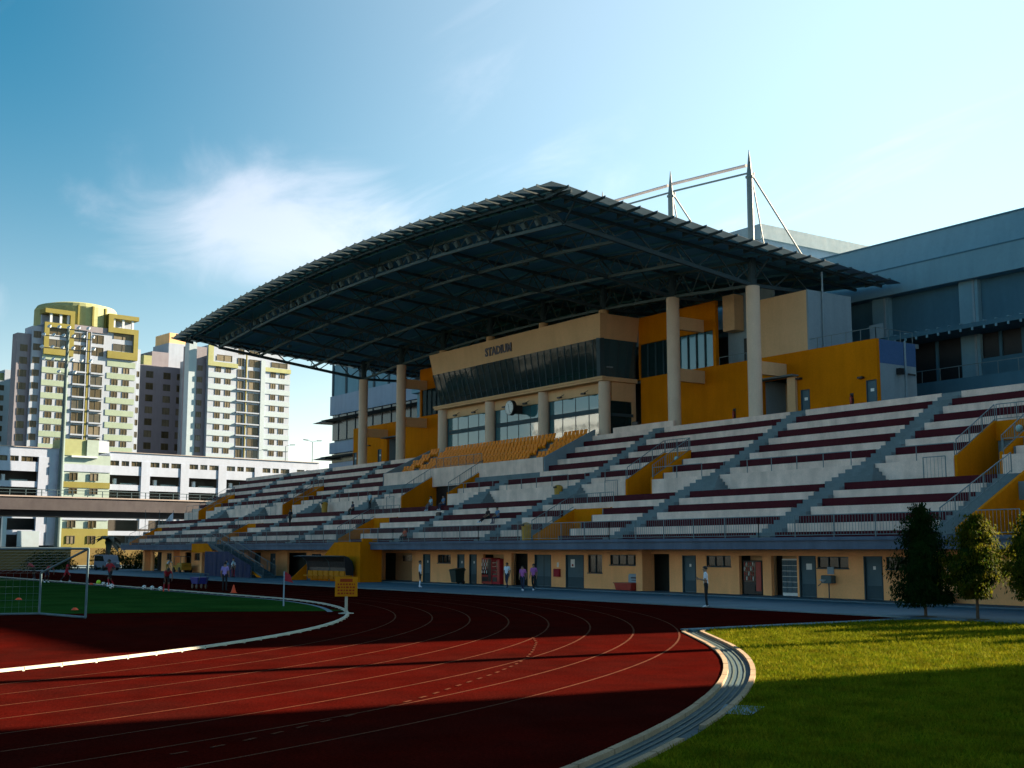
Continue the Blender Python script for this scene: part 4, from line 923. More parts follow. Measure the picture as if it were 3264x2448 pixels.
# white tower
TB = Facade('apartment_tower', 'white apartment tower half hidden by the tip of the stand roof', 'building', 270)
TB.box('wall', 'hdb_white', 141.2, 164, 0, 49.5, -15, 0); TB.box('wall', 'hdb_grey_shaded', 136.5, 141.25, 0, 51.5, -4, -1.2); TB.box('pier', 'hdb_pale', 136.4, 138.4, 0, 52.4, -3, -.8); TB.box('roof_box', 'hdb_white', 142.5, 163, 49.5, 52.5, -12, -2)
TB.box('crown_band', 'hdb_lime', 140.9, 149.0, 46.95, 48.0, 0, .35); TB.box('crown_side', 'hdb_lime', 140.9, 142.3, 48.0, 52.0, 0, .35); TB.box('crown_band', 'hdb_lime', 156.6, 164.1, 46.95, 48.0, 0, .35)
window(TB, 143.3, 48.4, 4.2, 1.5, .02, 'balcony_window'); window(TB, 158.6, 48.2, 4.6, 1.3, .02, 'balcony_window')
for i in range(15):
    z = 45.6-FH*i
    for u in (143.1, 145.8): window(TB, u, z, 1.45, 1.3, .02)
    for u in (158.4, 161.0): window(TB, u, z, 1.45, 1.3, .02)
    window(TB, 149.1, z-.8, 1.7, 2.0, .02, 'balcony_window'); window(TB, 152.3, z-.75, 2.9, 1.9, .02, 'balcony_window'); window(TB, 138.9, z+.0, 1.3, 1.3, -1.18)
    TB.box('balcony_edge', 'hdb_white', 148.8, 155.6, z-1.15, z-.85, 0, .45)
    TB.box('spandrel', 'hdb_pale', 141.15, 148.6, z-1.45, z-.25, 0, .14); TB.box('spandrel', 'hdb_pale', 156.7, 164.05, z-1.45, z-.25, 0, .14)
for i in range(2): window(TB, 149.1, 44.8+FH*(i+1), 1.7, 2.0, .02, 'balcony_window'); window(TB, 152.3, 44.85+FH*(i+1), 2.9, 1.9, .02, 'balcony_window')
TB.box('spine', 'hdb_olive', 151.3, 151.55, 0, 51, 0, .3); TB.box('pier', 'hdb_pale', 155.4, 156.6, 0, 49.6, 0, .5)
# block cut by the left picture edge
TL = Facade('apartment_block', 'pale blue apartment block cut off by the left edge of the picture', 'building', 300)
TL.box('wall', 'hdb_pale', 80, 107.2, 0, 42.8, -14, 0); TL.box('roof_wall', 'hdb_lime', 80, 106, 42.8, 44.8, -13, -1); TL.box('roof_box', 'hdb_white', 103.5, 106.8, 42.8, 45.6, -6, -.5)
for i in range(14):
    for u in (105.0, 101.9, 99.0): window(TL, u, 40.4-2.45*i, 1.4, 1.3, .02)
# long low building with the green stair tower
LB = Facade('school_block', 'long white low block with open galleries and a pale green stair tower', 'building', 200)
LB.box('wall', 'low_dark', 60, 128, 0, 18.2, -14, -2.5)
def gallery(u0, u1, per, skip=()):
    LB.box('parapet', 'low_white', u0, u1, 17.45, 18.9, -14, 0); LB.box('roof_edge', 'viaduct_top', u0, u1, 18.9, 19.0, -14, .15)
    LB.box('spandrel', 'low_white', u0, u1, 15.05, 16.6, -.4, 0); LB.box('spandrel', 'low_white', u0, u1, 12.5, 13.45, -.4, 0); LB.box('spandrel', 'low_white', u0, u1, 7.5, 8.2, -.4, 0); LB.box('spandrel', 'low_white', u0, u1, 4.9, 5.65, -.4, 0)
    u = u0; k = 0
    while u < u1-.5:
        e = min(u+per, u1); LB.box('pier', 'low_white', e-1.6, e, 3.2 if u0 < 80 else 6.0, 17.45, -.5, .12)
        for a, w in ((.05, 1.6), (2.2, 1.25), (3.95, 1.75)):
            if u+a+w < e: window(LB, u+a, 16.62, w, .78, -.15)
        for a, w in ((1.72, .42), (3.5, .4)):
            if u+a+w < e: LB.box('mullion_pier', 'low_white', u+a, u+a+w, 16.6, 17.45, -.4, 0)
        LB.box('planter', 'low_green', u+2.6, u+5.4, 13.45, 13.75, -1.6, -1.0); LB.box('chair_stack', 'hdb_bright', u+1.4, u+1.9, 13.5, 14.5, -1.7, -1.2)
        u = e; k += 1
gallery(86.9, 128.4, 7.3); gallery(60, 78.3, 8.3)
LB.box('end_wall', 'low_white', 128.4, 131.5, 0, 17.8, -10, -.8)
LB.box('stair_tower', 'low_green', 78.25, 86.85, 0, 18.1, -6, .5)
LB.box('band', 'low_white', 78.2, 86.9, 15.3, 16.5, .5, .6); LB.box('band', 'hdb_olive', 78.2, 86.9, 12.65, 13.6, .5, .6); LB.box('band', 'low_white', 78.2, 86.9, 7.35, 8.75, .5, .6); LB.box('band', 'hdb_olive', 78.2, 86.9, 1.2, 5.95, .5, .58)
for u in (79.9, 83.4):
    for z, h in ((13.85, 1.25), (11.6, 1.0), (8.8, 1.1), (6.1, 1.2), (3.5, 1.3)): window(LB, u, z, 1.4, h, .62)
LB.box('crown', 'hdb_lime', 78.7, 82.6, 17.9, 20.6, -4, .6); LB.box('crown', 'low_green', 82.6, 84.6, 17.6, 20.6, -4, .8); LB.box('crown', 'hdb_bright', 84.6, 86.4, 18.6, 20.5, -4, .7); LB.box('crown_sill', 'hdb_bright', 80.0, 84.4, 17.6, 17.9, .5, 1.0)
LB.box('panel', 'hdb_pale', 72.1, 75.6, 2.9, 5.5, .1, .3); LB.box('panel', 'hdb_pale', 69.5, 70.3, 2.6, 8.6, .1, .5); LB.box('plinth', 'drygrass', 60, 128, 0, 2.8, .3, .9)
# viaduct
VD = Facade('road_viaduct', 'dark elevated road viaduct with pale parapet crossing before the low white building', 'viaduct', 165)
VD.box('deck', 'viaduct', 10, 140, 7.75, 9.45, -10, 0); VD.box('parapet_cap', 'viaduct_top', 10, 140, 9.45, 9.62, -.3, .12); VD.box('soffit_beam', 'viaduct', 10, 140, 7.0, 7.75, -8, -1.5)
for u in (20, 42, 96, 118): VD.box('pier', 'viaduct', u-.8, u+.8, 0, 7.0, -6.5, -4.2)
b = MB(); 
for u in np.arange(10, 140, 2.1): b.box(u-.05, u+.05, -.05, .05, 9.6, 10.5)
b.box(10, 140, -.04, .04, 10.42, 10.5); b.box(10, 140, -.03, .03, 10.0, 10.05); b.build('guard_rail', 'steel', VD.o, world=False)
# boundary wall and bank below the viaduct
BW = Facade('boundary_wall', 'low tan boundary wall along the far end of the field', 'wall', 158)
BW.box('wall', 'drygrass', 10, 64, 0, 2.7, -.4, 0); BW.box('coping', 'viaduct_top', 10, 64, 2.7, 2.85, -.5, .1)
# flags before the low building
for i, (u, m) in enumerate(((88.6, 'hdb_bright'), (91.0, 'hdb_bright'), (93.4, 'cl_white'), (95.6, 'bin_green'))):
    f = tag(empty('flagpole', FN*-150+FE*(u*.80-.6)), ['thin bare flagpole leftmost before the low building', 'thin bare flagpole second from the left before the low building', 'flagpole flying a white flag beside the yellow end wall', 'flagpole flying a drooping green flag nearest the stand'][i], 'flagpole')
    p = f.location; MB().tube(p, p+Vector((0, 0, 7.6)), .05, .03, 6).build('pole', 'steel_light', f)
    if i > 1:
        b = MB(); g = 8
        A = [p+Vector((0, 0, 7.4))+FE*(.18*k)*(-1 if i == 2 else 1)*.8+FN*.1*math.sin(k*1.3)-Vector((0,0,.16*k)) for k in range(g)]; B = [q-Vector((0, 0, 1.0)) for q in A]
        b.strip(A, B); b.build('cloth', m, f)
# floodlight mast
FM = tag(empty('floodlight_mast', (-206, 53.2, 0)), 'tall pale floodlight mast with clusters of lamps before the green tower', 'floodlight')
x, y = -206, 53.2
MB().tube((x, y, 0), (x+.4, y, 38.5), .55, .22, 12).build('pole', 'steel_light', FM)
lm = MB().lathe([(.10, -.3), (.34, 0), (.36, .12), (.1, .2)], n=10).mesh('lamp', 'hdb_bright')
tv = Vector((.25, .97, 0))
for k, z in enumerate((31.0, 33.0, 35.0, 37.0, 38.4)):
    w = [1.2, 3.6, 4.0, 3.8, 3.0][k]; b = MB(); c = Vector((x+.35, y, z)); b.bar(c-tv*w+Vector((0,0,.25)), c+tv*w-Vector((0,0,.1)), .14); b.build('crossarm', 'steel', FM)
    n = [2, 6, 6, 6, 5][k]
    for i in range(n):
        q = c+tv*(w*(2*i/(n-1)-1))+Vector((.4, 0, .3)); inst('lamp', lm, FM, q-wloc(FM), (R(40), R(35), 0))
# street lamps behind the stand
for i, (u, z, w) in enumerate(((136.3, 24.4, 2), (130.0, 23.2, 1), (123.7, 21.9, 1))):
    p = FN*-215+FE*u; f = tag(empty('street_lamp', p), ['twin-armed street lamp nearest the grey office building', 'single-armed street lamp, middle of the three beyond the stand', 'single-armed street lamp, leftmost of the three beyond the stand'][i], 'street lamp', 'street lamps beyond the stand')
    b = MB(); b.tube(p, p+Vector((0, 0, z)), .12, .07, 8); b.build('pole', 'steel', f)
    for s in ((1, -1) if w == 2 else (1,)):
        b = MB(); b.bar(p+Vector((0,0,z)), p+Vector((0,0,z+.3))+FE*1.1*s, .07); b.build('arm', 'steel', f); b = MB(); q = p+Vector((0,0,z+.3))+FE*1.1*s; b.bar(q, q+FE*1.0*s+Vector((0,0,.06)), .35, .16); b.build('lamp_head', 'steel', f)
# ------------------------------------------------------------------ trees
def leaf_crown(name, mat, n, shape, size, parent, seed):
    r = np.random.default_rng(seed); P = shape(r, n)                        # P: n x 3 positions, outward normals
    pos, nrm = P
    up = np.array([0, 0, 1.]); d = nrm+r.normal(0, .55, pos.shape); d /= np.linalg.norm(d, axis=1)[:, None]
    t = np.cross(d, up+r.normal(0, .3, pos.shape)); t /= np.linalg.norm(t, axis=1)[:, None]; bt = np.cross(d, t)
    L = size*(.7+.6*r.random(n))[:, None]; W = L*.42
    a = pos-t*W*.5; b = pos+d*.2*L+bt*L*.5; c = pos+t*W*.5; e = pos-bt*L*.5
    V = np.stack([e, a, b, c], 1).reshape(-1, 3)
    off = np.array(wloc(parent)); me = bpy.data.meshes.new(name); me.vertices.add(len(V)); me.vertices.foreach_set('co', (V-off).ravel())
    me.loops.add(4*n); me.loops.foreach_set('vertex_index', np.arange(4*n)); me.polygons.add(n); me.polygons.foreach_set('loop_start', np.arange(n)*4); me.polygons.foreach_set('loop_total', np.full(n, 4)); me.update(); me.materials.append(MATS[mat])
    o = bpy.data.objects.new(name, me); COL.objects.link(o); o.parent = parent; o['kind'] = 'stuff'; return o
def cone_tree(x, y, h, w, z0, label, mat, seed, lean=0, pv=(.35, .75, .98, 1.0, .74, .42, .08)):
    t = tag(empty('clipped_tree', (x, y, 0)), label, 'tree', 'small trees along the verge'); r = np.random.default_rng(seed)
    b = MB(); b.tube((x, y, 0), (x+.02, y, h*.55), .06, .035, 8)
    for i in range(9): a = r.random()*6.28; z = z0+(h-z0)*(.05+.6*i/9); rr = w*.42*(1-i/11); b.tube((x, y, z), (x+rr*math.cos(a), y+rr*math.sin(a), z+.35), .022, .008, 5)
    b.build('trunk', 'bark', t)
    def prof(s): return np.interp(s, [0, .06, .18, .4, .65, .85, 1.0], pv)
    lob = r.random((7, 3))
    def shape(q, n):
        m = 120; cs = q.random(m)**1.1; ca = q.random(m)*6.283; cr = prof(cs)*w/2*(.55+.66*q.random(m)**1.4)   # leaf clusters on twig ends
        k = q.integers(0, m, n); off = q.normal(0, 1, (n, 3))*np.array([.135, .135, .12])
        ctr = np.stack([x+cr*np.cos(ca), y+cr*np.sin(ca), z0+(h-z0)*cs], 1)
        pos = ctr[k]+off; fill = q.random(n) < .22
        s2 = q.random(n); a2 = q.random(n)*6.283; r2 = prof(s2)*w/2*.75*q.random(n)**.5
        pos[fill] = np.stack([x+r2*np.cos(a2), y+r2*np.sin(a2), z0+(h-z0)*s2], 1)[fill]
        pos[:, 2] = np.clip(pos[:, 2], z0-.08, h+.12)
        return pos, np.stack([np.cos(ca[k]), np.sin(ca[k]), .35+0*ca[k]], 1)
    leaf_crown('crown', mat, 10000, shape, .13, t, seed)
    # solid dark core added to keep the crown opaque and its shadow dense
    c = MB(); n = 12; pr = [(w/2*.58*float(prof(s)), z0+.1+(h-z0-.35)*s) for s in np.linspace(0.02, 1, 9)]; c.lathe(pr, (x, y, 0), n); co = c.build('crown_core', 'leaf_shaded', t)
    m = co.data
    for v in m.vertices: v.co += Vector(r.normal(0, .05, 3))
    # pit of soil at the foot
    g = MB(); g.lathe([(.45, 0), (.4, .05), (.08, .07)], (x, y, .0), 14); g.build('soil_mound', 'bark', t)
cone_tree(-28.55, 37.75, 3.95, 2.25, .45, 'tall dark clipped tree standing in shade, leftmost of the verge trees', 'leaf_shaded', 3, pv=(.7, .95, 1.0, .88, .62, .40, .12))
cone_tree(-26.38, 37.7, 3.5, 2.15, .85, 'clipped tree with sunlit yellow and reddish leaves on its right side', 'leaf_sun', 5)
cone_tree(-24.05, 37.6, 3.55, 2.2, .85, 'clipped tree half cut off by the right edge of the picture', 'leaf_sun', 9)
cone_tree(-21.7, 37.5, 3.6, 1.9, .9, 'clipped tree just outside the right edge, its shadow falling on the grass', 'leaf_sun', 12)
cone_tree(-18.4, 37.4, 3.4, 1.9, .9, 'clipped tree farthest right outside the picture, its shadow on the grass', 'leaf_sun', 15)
sm = tag(empty('lighting_mast', (-19.7, 43.3, 0)), 'slender lighting mast outside the right edge whose thin shadow crosses the track', 'mast')
MB().tube((-19.7, 43.3, 0), (-19.7, 43.3, 21.5), .34, .24, 12).build('pole', 'steel', sm); MB().bar((-20.7, 43.3, 21.4), (-18.7, 43.3, 21.4), .25, .2).build('lamp_bar', 'steel', sm)
def hedge(x0, x1, y0, y1, h, label):
    t = tag(empty('clipped_hedge', ((x0+x1)/2, (y0+y1)/2, 0)), label, 'hedge')
    def shape(q, n):
        p = np.stack([x0+(x1-x0)*q.random(n), y0+(y1-y0)*q.random(n), h*q.random(n)**.6], 1); return p, q.normal(0, 1, (n, 3))+np.array([0, 0, .6])
    leaf_crown('foliage', 'leaf_shaded', 3000, shape, .12, t, 21); MB().box(x0+.1, x1-.1, y0+.1, y1-.1, 0, h*.8).build('hedge_core', 'leaf_shaded', t)
hedge(-36.0, -33.9, 46.0, 47.0, .62, 'low dark hedge on the raised walk behind the leftmost verge tree')
pt = tag(empty('palm_tree', FN*-146+FE*63.6), 'dark palm tree in front of the olive stair tower', 'palm tree'); p = pt.location
b = MB(); b.tube(p, p+Vector((.3, 0, 3.6)), .28, .2, 9); b.build('trunk', 'bark', pt)
r_ = random.Random(5); top = p+Vector((.3, 0, 3.6))
for i in range(15):
    a = i*2.4; el = r_.uniform(.1, 1.2); b = MB(); d = Vector((math.cos(a), math.sin(a), 0)); s = d.cross(Vector((0,0,1))); L = r_.uniform(1.9, 2.7); pts = []
    for k in range(8): q = k/7; pts.append(top+d*L*q*math.cos(el*(1-q*.5))+Vector((0,0,1))*(L*q*math.sin(el)-1.5*q*q*L*.55))
    w = [.05, .32, .42, .42, .36, .28, .18, .03]
    b.strip([q+s*w[k]-Vector((0,0,.12*w[k])) for k, q in enumerate(pts)], pts); b.strip(pts, [q-s*w[k]-Vector((0,0,.12*w[k])) for k, q in enumerate(pts)]); b.build('frond', 'palm', pt)
def bush(c, rx, h, label, n=1800, m='leaf_shaded'):
    t = tag(empty('shrub', c), label, 'shrub'); c = Vector(c)
    def shape(q, n):
        v = q.normal(0, 1, (n, 3)); v /= np.linalg.norm(v, axis=1)[:, None]; v[:, 2] = abs(v[:, 2]); k = (.5+.5*q.random(n)**.4)[:, None]*(1+.2*np.sin(v[:, :1]*7+v[:, 1:2]*5))
        return np.array(c)+v*k*np.array([rx, rx, h]), v
    leaf_crown('foliage', m, n, shape, .35 if rx > 1.5 else .16, t, int(abs(c.x*7+c.y))); 
for i, (u, d, rx, h, lb) in enumerate(((66.0, 150, 2.6, 2.6, 'dark shrub at the foot of the palm tree'), (59.0, 152, 3.0, 2.2, 'dark shrub left of the palm below the stair tower'), (69.5, 148, 2.2, 2.4, 'dark shrub right of the palm close to the stand end'))): bush(FN*-d+FE*u, rx, h, lb)

# ------------------------------------------------------------------ things along the ground floor
def vending(x, w, y, h, label, body, front, lit):
    v = tag(empty('vending_machine', (x, y, .1)), label, 'vending machine')
    MB().bbox(x-w/2, x+w/2, y, y+.75, .14, .1+h, .02).build('cabinet', body, v); b = MB(); b.box(x-w*.44, x+w*.18, y-.02, y-.002, .75, h-.02); b.build('display_window', 'window_dark', v)
    b = MB(); b.box(x+w*.2, x+w*.46, y-.022, y-.002, .3, h+.02); b.build('front_panel', front, v); b = MB(); b.box(x-w*.4, x+w*.14, y-.03, y-.002, .3, .6); b.build('delivery_flap', 'black', v)
    for i in range(4):
        for k in range(5):
            q = MB(); xx = x-w*.40+w*.115*k; q.lathe([(.03, 0), (.03, .15), (.012, .2)], (xx, y-.03, .85+.25*i), 7); q.build('bottle', lit[(i*5+k) % len(lit)], v)
    for s in (-1, 1): q = MB(); q.box(x+s*w*.4-.04, x+s*w*.4+.04, y+.1, y+.2, .1, .14); q.build('foot', 'black', v)
vending(-46.55, 1.35, 47.42, 1.78, 'black drink vending machine with a red and white stripe in a wall niche', 'black', 'red_plastic', ['red_plastic', 'white_plain', 'red_plastic'])
vending(-71.3, 1.25, 47.05, 1.8, 'red drink vending machine beside the green wheelie bin', 'red_plastic', 'black', ['white_plain', 'red_plastic'])
vending(-70.2, .95, 47.1, 1.72, 'dark red vending machine next to the dark open doorway', 'cl_red', 'red_plastic', ['red_plastic', 'cl_red'])
lk = tag(empty('locker_cabinet', (-44.0, 47.45, .1)), 'grey locker cabinet with rows of square doors in a wall niche', 'locker')
MB().bbox(-44.55, -43.5, 47.5, 48.0, .12, 1.98, .02).build('cabinet', 'white_plain', lk)
for i in range(3):
    for k in range(6):
        x, z = -44.5+.335*i, .28+.275*k; d = MB().bbox(x, x+.31, 47.46, 47.5, z, z+.25, .01).build('locker_door', 'door_blue', lk); MB().box(x+.03, x+.09, 47.44, 47.46, z+.1, z+.15).build('handle', 'steel_light', d)
wb = tag(empty('wash_unit', (-41.2, 47.2, .1)), 'wall-mounted drinking fountain with round bowl and backboard on a thin leg', 'drinking fountain')
MB().bbox(-41.5, -40.85, 46.92, 47.28, .82, 1.2, .03).build('basin', 'steel_light', wb); MB().box(-41.35, -40.95, 47.25, 47.29, 1.25, 1.6).build('backboard', 'hdb_pale', wb); MB().lathe([(.03, 0), (.18, .1), (.2, .14)], (-41.35, 46.95, .86), 12).build('bowl', 'hdb_bright', wb); b = MB(); b.tube((-41.1, 47.05, .1), (-41.1, 47.05, .84), .03); b.tube((-41.55, 47.0, .8), (-41.7, 46.95, .68), .02); b.build('leg', 'steel', wb)
cr = tag(empty('storage_crate', (-55.75, 46.6, .1)), 'dark red plastic crate on the ground before the white board', 'crate')
b = MB(); b.add([(-56.45,46.3,.12),(-55.1,46.3,.12),(-55.1,46.9,.12),(-56.45,46.9,.12),(-56.55,46.25,.5),(-55.0,46.25,.5),(-55.0,46.95,.5),(-56.55,46.95,.5)], [(0,3,2,1),(4,5,6,7),(0,1,5,4),(1,2,6,5),(2,3,7,6),(3,0,4,7)]); b.build('tub', 'red_plastic', cr); b = MB(); b.box(-56.6, -54.95, 46.2, 47.0, .5, .55); b.build('rim', 'red_plastic', cr)
for x in (-56.3, -55.25): MB().box(x-.06, x+.06, 46.5, 46.7, .1, .125).build('foot', 'black', cr)
bd = tag(empty('notice_board', (-55.5, 47.0, .1)), 'white upright board with rounded corners leaning by the peach wall', 'board')
MB().prism([(-56.2, .11), (-56.2, .95), (-56.1, 1.05), (-55.05, 1.05), (-54.92, .9), (-54.92, .11)], 1, 47.05, 47.1).build('panel', 'hdb_pale', bd); b = MB(); b.box(-55.95, -55.2, 47.03, 47.049, .78, .86); b.box(-55.9, -55.4, 47.03, 47.049, .66, .7); b.build('lettering', 'letter', bd)
hb = tag(empty('fire_hose_box', (-63.4, 47.2, .9)), 'small dark red fire hose box with a white sign above on the peach wall', 'hose box')
MB().bbox(-63.7, -63.12, 47.12, 47.29, .75, 1.25, .02).build('box', 'cl_red', hb); MB().box(-63.5, -63.32, 47.27, 47.295, 1.35, 1.65).build('sign', 'white_plain', hb)
wbn = tag(empty('wheelie_bin', (-73.2, 45.9, .1)), 'dark green wheelie bin on the walk before a grey door', 'bin')
b = MB(); x, y = -73.2, 45.9; b.add([(x-.3,y-.3,.2),(x+.3,y-.3,.2),(x+.3,y+.3,.2),(x-.3,y+.3,.2),(x-.4,y-.42,1.02),(x+.4,y-.42,1.02),(x+.4,y+.36,1.02),(x-.4,y+.36,1.02)], [(0,3,2,1),(4,5,6,7),(0,1,5,4),(1,2,6,5),(2,3,7,6),(3,0,4,7)]); b.build('body', 'bin_green', wbn)
b = MB(); b.add([(x-.44,y-.46,1.02),(x+.44,y-.46,1.02),(x+.44,y+.4,1.02),(x-.44,y+.4,1.02),(x-.4,y-.4,1.1),(x+.4,y-.4,1.1),(x+.4,y+.36,1.2),(x-.4,y+.36,1.2)], [(0,3,2,1),(4,5,6,7),(0,1,5,4),(1,2,6,5),(2,3,7,6),(3,0,4,7)]); b.build('lid', 'bin_green', wbn)
for s in (-1, 1): b = MB(); b.prism([(y+.28+.12*math.cos(t), .22+.12*math.sin(t)) for t in np.linspace(0, 6.28, 13)[:-1]], 0, x+s*.34-.03, x+s*.34+.03); b.build('wheel', 'black', wbn)
MB().bar((x-.36, y+.46, 1.08), (x+.36, y+.46, 1.08), .04).build('handle', 'bin_green', wbn)
def stand_bin(x, y, z, label):
    t = tag(empty('litter_bin', (x, y, z)), label, 'bin', 'yellow litter bins on the stand'); MB().lathe([(.24, 0), (.27, .05), (.30, .8), (.30, .84)], (x, y, z), 14).build('drum', 'bin_yellow', t); MB().lathe([(.32, .84), (.33, .9), (.30, 1.0), (.18, 1.09), (.02, 1.12)], (x, y, z), 14).build('hood', 'bin_yellow', t); MB().box(x-.16, x+.16, y-.34, y-.26, z+.88, z+1.0).build('slot', 'black', t)
stand_bin(-69.5, 51.9, 5.85, 'yellow litter bin on the walkway beside the middle cream wall'); stand_bin(-63.3, 44.75, 3.02, 'yellow litter bin at the front rail beside the yellow wing wall'); stand_bin(-106.5, 51.9, 5.85, 'yellow litter bin far along the walkway near the seated spectators')

# ------------------------------------------------------------------ field things
gl = tag(empty('football_goal', (-46.9, 12.3, 0)), 'white tubular training goal with net standing at the end of the pitch', 'goal')
P0 = Vector((-44.92, 12.69, .06)); P1 = Vector((-48.54, 12.0, .06)); vd = Vector((-.30, -.954, 0)); T0 = P0+Vector((0,0,2.4)); 
P2 = P1+vd*7.2; P3 = P0+vd*7.2
frame = [(P0, T0), (P3, P3+Vector((0,0,2.4))), (T0, P3+Vector((0,0,2.4))), (P0, P1), (P3, P2), (P1, P2), (T0, P1+Vector((0,0,1.5))), (P1, P1+Vector((0,0,1.5))), (P2, P2+Vector((0,0,1.5))), (P3+Vector((0,0,2.4)), P2+Vector((0,0,1.5)))]
for a, c in frame: MB().tube(a, c, .042, .042, 10).build('bar', 'goal_paint', gl)
b = MB()
def net(a0, a1, c0, c1, n, m):
    for i in range(n+1): b.tube(a0.lerp(a1, i/n), c0.lerp(c1, i/n), .0035, n=3, cap=False)
    for i in range(m+1): b.tube(a0.lerp(c0, i/m), a1.lerp(c1, i/m), .0035, n=3, cap=False)
net(P1, P2, P1+Vector((0,0,1.5)), P2+Vector((0,0,1.5)), 30, 6); net(T0, P3+Vector((0,0,2.4)), P1+Vector((0,0,1.5)), P2+Vector((0,0,1.5)), 30, 9)
b.build('net', 'goal_paint', gl)['kind'] = 'stuff'
cf = tag(empty('corner_flag', (-50.2, 22.6, .01)), 'corner flag with small red cloth on a thin pale post', 'flag')
MB().tube((-50.2, 22.6, .0), (-50.2, 22.6, 1.5), .035, .03, 8).build('post', 'hdb_pale', cf); b = MB(); b.add([(-50.2,22.62,1.5),(-50.2,22.62,1.1),(-49.95,22.85,1.12),(-49.9,22.9,1.0),(-50.0,22.8,1.35)], [(0,1,2,4),(1,3,2)]); b.build('cloth', 'cl_red', cf)
sg = tag(empty('notice_sign', (-43.1, 22.0, 0)), 'yellow notice panel on a white post at the bend of the kerb', 'sign')
MB().lathe([(.3, 0), (.3, .02), (.08, .05), (.055, .08), (.055, 1.35)], (-43.1, 22.0, .0), 12).build('post', 'kerb_white', sg)
sv = Vector((.55, .835, 0)); sn = Vector((.835, -.55, 0)); c = Vector((-43.1, 22.0, .98))+sn*.07
def splate(b, u0, u1, z0, z1, t0, t1): 
    q = [c+sv*u+sn*t+Vector((0,0,z)) for t in (t0, t1) for u, z in ((u0,z0),(u1,z0),(u1,z1),(u0,z1))]
    return b.add(q, [(3,2,1,0),(4,5,6,7),(0,1,5,4),(1,2,6,5),(2,3,7,6),(3,0,4,7)])
splate(MB(), -.43, .43, -.33, .42, 0, .02).build('panel', 'sign_yellow', sg)
b = MB(); r_ = random.Random(3)
splate(b, -.24, .24, .22, .34, .021, .025)
for k in range(4):
    u = -.33
    while u < .3: w = r_.uniform(.04, .11); splate(b, u, min(u+w, .33), .10-.115*k, .165-.115*k, .021, .024); u += w+.035
b.build('lettering', 'sign_red', sg)['kind'] = 'stuff'
def cone(x, y, h, r, label, m='orange_cone', disc_=False):
    t = MB(); t.lathe([(r, .012), (r, .03), (r*.75, .04), (r*.12, h)] if not disc_ else [(r, .012), (r*.95, .03), (r*.4, h), (r*.3, h)], (x, y, 0), 14); o = t.build('training_cone' if not disc_ else 'marker_disc', m, origin=(x, y, 0)); return tag(o, label, 'cone' if not disc_ else 'marker')
cone(-67.5, 27.3, .46, .2, 'red-orange traffic cone on the kerb beyond the pitch')
cone(-51.8, 14.2, .1, .14, 'orange marker disc on the grass nearest the goal', disc_=True); cone(-64.1, 14.85, .1, .16, 'orange marker disc behind the goal net', disc_=True); cone(-89.6, 25.6, .12, .16, 'small orange marker disc left of the yellow ball', disc_=True)
def ball(x, y, r, label, m):
    bm = bmesh.new(); bmesh.ops.create_icosphere(bm, subdivisions=3, radius=r); me = bpy.data.meshes.new('football'); bm.to_mesh(me); bm.free(); me.materials.append(MATS[m]); me.materials.append(MATS['black'])
    for p in me.polygons:
        p.use_smooth = True
        d = p.center.normalized(); ph = (1+5**.5)/2
        if max(abs(d.dot(Vector(q).normalized())) for q in ((0,1,ph),(0,-1,ph),(1,ph,0),(-1,ph,0),(ph,0,1),(ph,0,-1))) > .955 and m == 'white_plain': p.material_index = 1
    tag(inst('football', me, None, (x, y, r+.012)), label, 'ball')
M('ball_yellow', (.45, .75, .02), .5, .05, 3); M('ball_green', (.16, .36, .03), .5, .05, 3)
ball(-78.5, 23.7, .16, 'white football at the feet of the running player', 'white_plain'); ball(-89.2, 26.0, .16, 'bright yellow-green ball on the pitch edge', 'ball_yellow')
for i, (x, y) in enumerate(((-86.0, 25.4), (-84.6, 25.3), (-76.5, 25.1), (-75.0, 25.1), (-73.2, 25.0))): ball(x, y, .13, ['white football on the touch line, farthest left of the row', 'white football second from the left on the touch line', 'white football in the middle of the touch-line row', 'white football fourth from the left on the touch line', 'white football on the touch line nearest the bent player'][i], 'white_plain')
bw = tag(empty('ball_cart', (-76.7, 28.7, 0)), 'blue plastic tub cart on small wheels standing on the track edge', 'cart')
x, y = -76.7, 28.7; b = MB(); b.add([(x-.5,y-.3,.3),(x+.5,y-.3,.3),(x+.5,y+.3,.3),(x-.5,y+.3,.3),(x-.68,y-.38,.72),(x+.68,y-.38,.72),(x+.68,y+.38,.72),(x-.68,y+.38,.72)], [(0,3,2,1),(4,5,6,7),(0,1,5,4),(1,2,6,5),(2,3,7,6),(3,0,4,7)]); b.build('tub', 'blue_plastic', bw)
for sx in (-.38, .38):
    for sy_ in (-.3, .3): b = MB(); b.prism([(x+sx+.15*math.cos(t), .15+.15*math.sin(t)) for t in np.linspace(0, 6.28, 13)[:-1]], 1, y+sy_-.03, y+sy_+.03); b.build('wheel', 'black', bw)
b = MB(); b.bar((x+.5, y-.25, .35), (x+.9, y-.25, .95), .035); b.bar((x+.5, y+.25, .35), (x+.9, y+.25, .95), .035); b.bar((x+.9, y-.25, .95), (x+.9, y+.25, .95), .035); b.build('handle', 'steel_light', bw)
